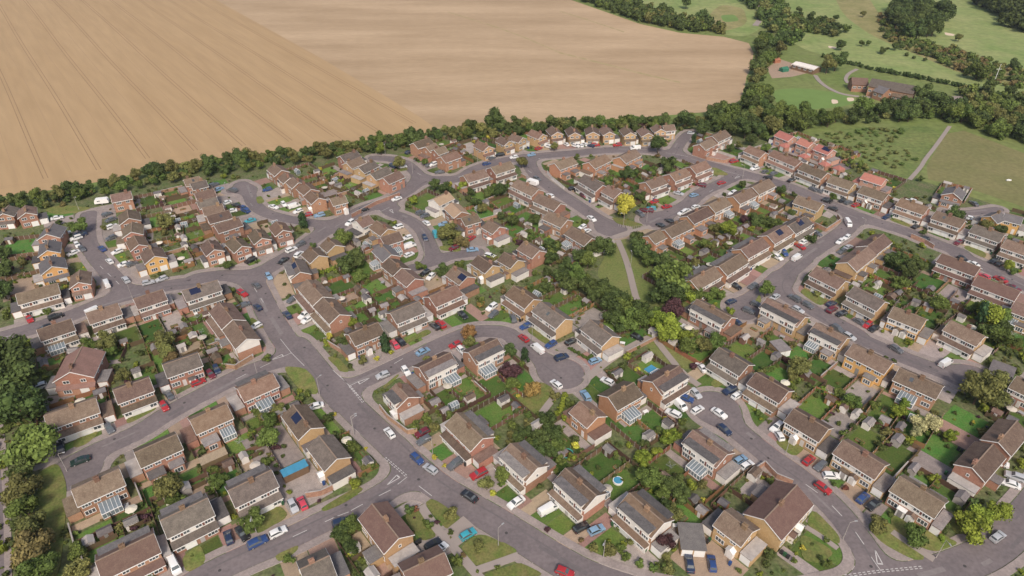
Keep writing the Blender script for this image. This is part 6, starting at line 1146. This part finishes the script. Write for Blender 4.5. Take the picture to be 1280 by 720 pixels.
M('pad_teal', (.06,.30,.26), var=.05)
p = land(709,567,.6); tramp(p, 1.7, 'round trampoline with teal rim in the leafy garden above the bottom road', 'pad_teal')
p = land(772.5,600,.6); k = MB(); n = 18
r = ob('paddling_pool', None, None, (p.x,p.y,.04)); k.cyl((0,0,0), 1.25, .5, n); ob('wall', k.mesh('wall', 'upvc'), r); k = MB(); k.cyl((0,0,.505), 1.05, .02, n); ob('water', k.mesh('water', 'pool_blue'), r)
thing(r, 'round white paddling pool in a paved garden above the bottom road', 'pool')
for x, y, L_, W_, m, an, lab in ((369,590,6.0,2.4,'pool_blue',.62,'bright blue tarpaulin lying beside the flat garage roof left of the main road'), (268,575,6.2,2.6,'pave_tan',.64,'long outbuilding with new tan board roof in the left lane gardens'), (818,465,5.0,3.0,'pool_blue',-.9,'blue garden pool at the middle close end')):
    p = land(x,y,1 if 'roof' in lab else .3); hh = 2.3 if 'roof' in lab else .35; k = MB(); k.mi = 0; k.box(-L_/2,-W_/2,0,L_/2,W_/2,hh); k.mi = 1
    for i in range(6): k.box(-L_/2-.1+(L_+.2)*i/6,-W_/2-.1,hh+.004*(i%2),-L_/2-.1+(L_+.2)*(i+1)/6-.01,W_/2+.1,hh+.1+.03*(i%2),bottom=True)
    nm = 'outbuilding' if 'roof' in lab and 'out' in lab else ('tarpaulin' if 'tarp' in lab else 'garden_pool'); thing(ob(nm, k.mesh(nm, ['timber' if hh > 1 else 'upvc', m]), None, (p.x,p.y,.04), an), lab, nm.replace('_',' '))
# two detached double garages on the bottom road and brick boundary walls seen from above
def dgarage(x1,y1,x2,y2,lab,roof='felt',D=6.5):
    a = land(x1,y1,2.4); b = land(x2,y2,2.4); d = b-a; an = math.atan2(d.y,d.x); L = d.length; o = (a+b)/2
    r = ob('detached_garage', None, None, (o.x,o.y,.04), an); k = MB(); k.box(-L/2,0,0,L/2,D,2.35); ob('wall', k.mesh('wall', 'brick_buff'), r); k = MB(); k.box(-L/2-.15,-.25,2.35,L/2+.15,D+.2,2.5,bottom=True); ob('roof', k.mesh('roof', roof), r)
    for s in (-1,1): ob('garage_door', GDOOR, r, (s*L/4,-.02,.03), 0, (min(1,L/4.9),1,1))
    thing(r, lab, 'garage')
dgarage(852,686,883,688,'flat roofed double garage with two white doors by the bottom road')
dgarage(1236,463,1265,474,'flat roofed double garage with a red door at the right hand street end','felt',6)
dgarage(975,440,989,437,'small flat roofed garage beside the right hand street bend','felt',5)
def gwall(px, lab, m='wallbrick', h=1.7):
    pts = [land(*p) for p in px]; k = MB()
    for a, b in zip(pts, pts[1:]):
        a = Vector((a.x,a.y,h/2)); b = Vector((b.x,b.y,h/2)); k.mi = 0; k.bar(a,b,.24,h); k.mi = 1; k.bar(a+Vector((0,0,h/2+.04)),b+Vector((0,0,h/2+.04)),.3,.07)
    thing(ob('boundary_wall', k.mesh('boundary_wall', [m,'concrete'])), lab, 'wall')
sheet([(1036,205),(1044,193),(1077,206),(1060,212),(1050,213)], .03, 'parking_court', 'asphalt', 0)
for i, (x, y) in enumerate(((981,183),(1005,196),(1031,206),(1048,211))):
    p = land(x, y, 2); r = ob('detached_garage', None, None, (p.x,p.y,.035), rad(-62)); k = MB(); k.box(-2.0,-2.0,0,2.0,2.0,2.3); ob('wall', k.mesh('wall', 'brick_red'), r); k = MB()
    q = [(-2.2,-2.2,2.25),(2.2,-2.2,2.25),(2.2,2.2,2.25),(-2.2,2.2,2.25)]
    for j in range(4): k.face([q[j], q[(j+1)%4], (0,0,3.7)])
    k.face(q[::-1]); ob('roof', k.mesh('roof', 'tile3'), r); ob('garage_door', GDOOR, r, (0,-2.02,.03), 0, (.9,1,1)); thing(r, f"{('first','second','third','fourth')[i]} pyramid roofed red garage from left below the red roofed group", 'garage')
gwall([(279,460),(295,462),(318,448)], 'brick boundary wall below the white gable left of the main road')
gwall([(475,511),(485,524),(510,543),(522,541)], 'curved brick boundary wall beside the main road opposite the left close')
gwall([(383,622),(402,619),(440,601)], 'brick wall below the gabled pair just left of the main road')
gwall([(405,428),(418,436),(434,446)], 'low brick wall at the corner of the middle curved close')
gwall([(1018,283),(1032,290),(1050,278),(1046,272)], 'angular brick wall round the corner garden under the upper right road')
gwall([(870,193),(883,200),(904,204),(918,200)], 'brick wall round the corner garden by the top wood')
gwall([(684,217),(690,225),(705,237)], 'pale wall along the top ring road corner', 'render_white', 1.5)
gwall([(440,272),(470,256),(500,245)], 'long brick wall below the stepped row by the top road')
gwall([(1138,297),(1155,304),(1166,311)], 'brick wall along the upper right road beside the big buff building')
gwall([(936,595),(955,582),(962,590),(970,598),(990,606)], 'orange brick walls round a small yard beside the lower right close')
# park posts by the yellow tree
for i in range(14):
    t = i/13; p = land(773+(806-773)*t, 283+2.5*math.sin(t*3.1)); k = MB(); k.box(-.07,-.07,0,.07,.07,1.0); k.cyl((0,0,1.0),.09,.05,6)
    thing(ob('timber_post', k.mesh('timber_post', 'concrete'), None, (p.x,p.y,.03)), 'short pale post in the line round the yellow tree', 'post', 'posts round the yellow tree')
p = land(1243,112); k = MB(); k.cyl((0,0,0), .2, 15, 8, .1); k.bar((-1.5,0,12),(1.5,0,12),.15,.15); thing(ob('radio_mast', k.mesh('radio_mast', 'upvc'), None, (p.x-2,p.y,0)), 'tall white mast by the car park beyond the golf club house', 'mast')
for x, y in ((1261,225),): 
    p = land(x,y,.5); k = MB(); k.cyl((0,0,.3), .5, .5, 8, .4); k.box(-1.0,-.3,.2,1.0,.3,.7); thing(ob('water_trough', k.mesh('water_trough', 'upvc'), None, (p.x,p.y,0)), 'pale trough lying '+('out in the middle')+' in the brown paddock', 'trough')
if HAZE:
    m = bpy.data.materials.new('haze'); m.use_nodes = True; nt = m.node_tree; nt.nodes.remove(nt.nodes['Principled BSDF']); pv = nt.nodes.new('ShaderNodeVolumePrincipled')
    pv.inputs['Color'].default_value = (.85,.90,1,1); pv.inputs['Density'].default_value = HAZE; pv.inputs['Anisotropy'].default_value = .3; nt.links.new(pv.outputs[0], nt.nodes['Material Output'].inputs['Volume'])
    MATS['haze'] = m; k = MB(); k.box(-4100,-500,-1,4100,5100,CAM_H+12,bottom=True); o = ob('haze', k.mesh('haze', 'haze')); o['kind'] = 'stuff'; o['label'] = 'thin pale haze over the fields and the estate'; o['category'] = 'haze'
# ---------------------------------------------------------------- make every label single out its thing
def pos(o):
    m = o.matrix_world if o.parent else None; return screen(o.location)
from collections import defaultdict
def uniq():
    by = defaultdict(list)
    for o in PEND: by[o['label'].lower()].append(o)
    for lab, os_ in by.items():
        if len(os_) < 2: continue
        if os_[0].get('group') and len({o['group'] for o in os_}) == 1 and any(s in lab for s in ('dense belt','tree crown in the wood','golf course','shrub','post in the line')): continue
        xs = [pos(o)[0] for o in os_]; ys = [pos(o)[1] for o in os_]; ax = 0 if max(xs)-min(xs) >= max(ys)-min(ys) else 1
        os_.sort(key=lambda o: pos(o)[ax]); n = len(os_); w = ('left','right') if ax == 0 else ('upper','lower')
        for i, o in enumerate(os_):
            pre = (w[i] if n == 2 else (('left' if ax == 0 else 'upper') if i == 0 else ('right' if ax == 0 else 'lower') if i == n-1 else (('middle' if n == 3 else ORD[i])))) 
            o['label'] = pre+' '+o['label']
uniq(); uniq()
for o in PEND:
    w = o['label'].split()
    if len(w) > 16: print('LONG', len(w), o['label'])
    o['label'] = o['label'][0].upper()+o['label'][1:]
bpy.context.view_layer.update()
print('objects', len(bpy.data.objects), 'things', len(PEND))
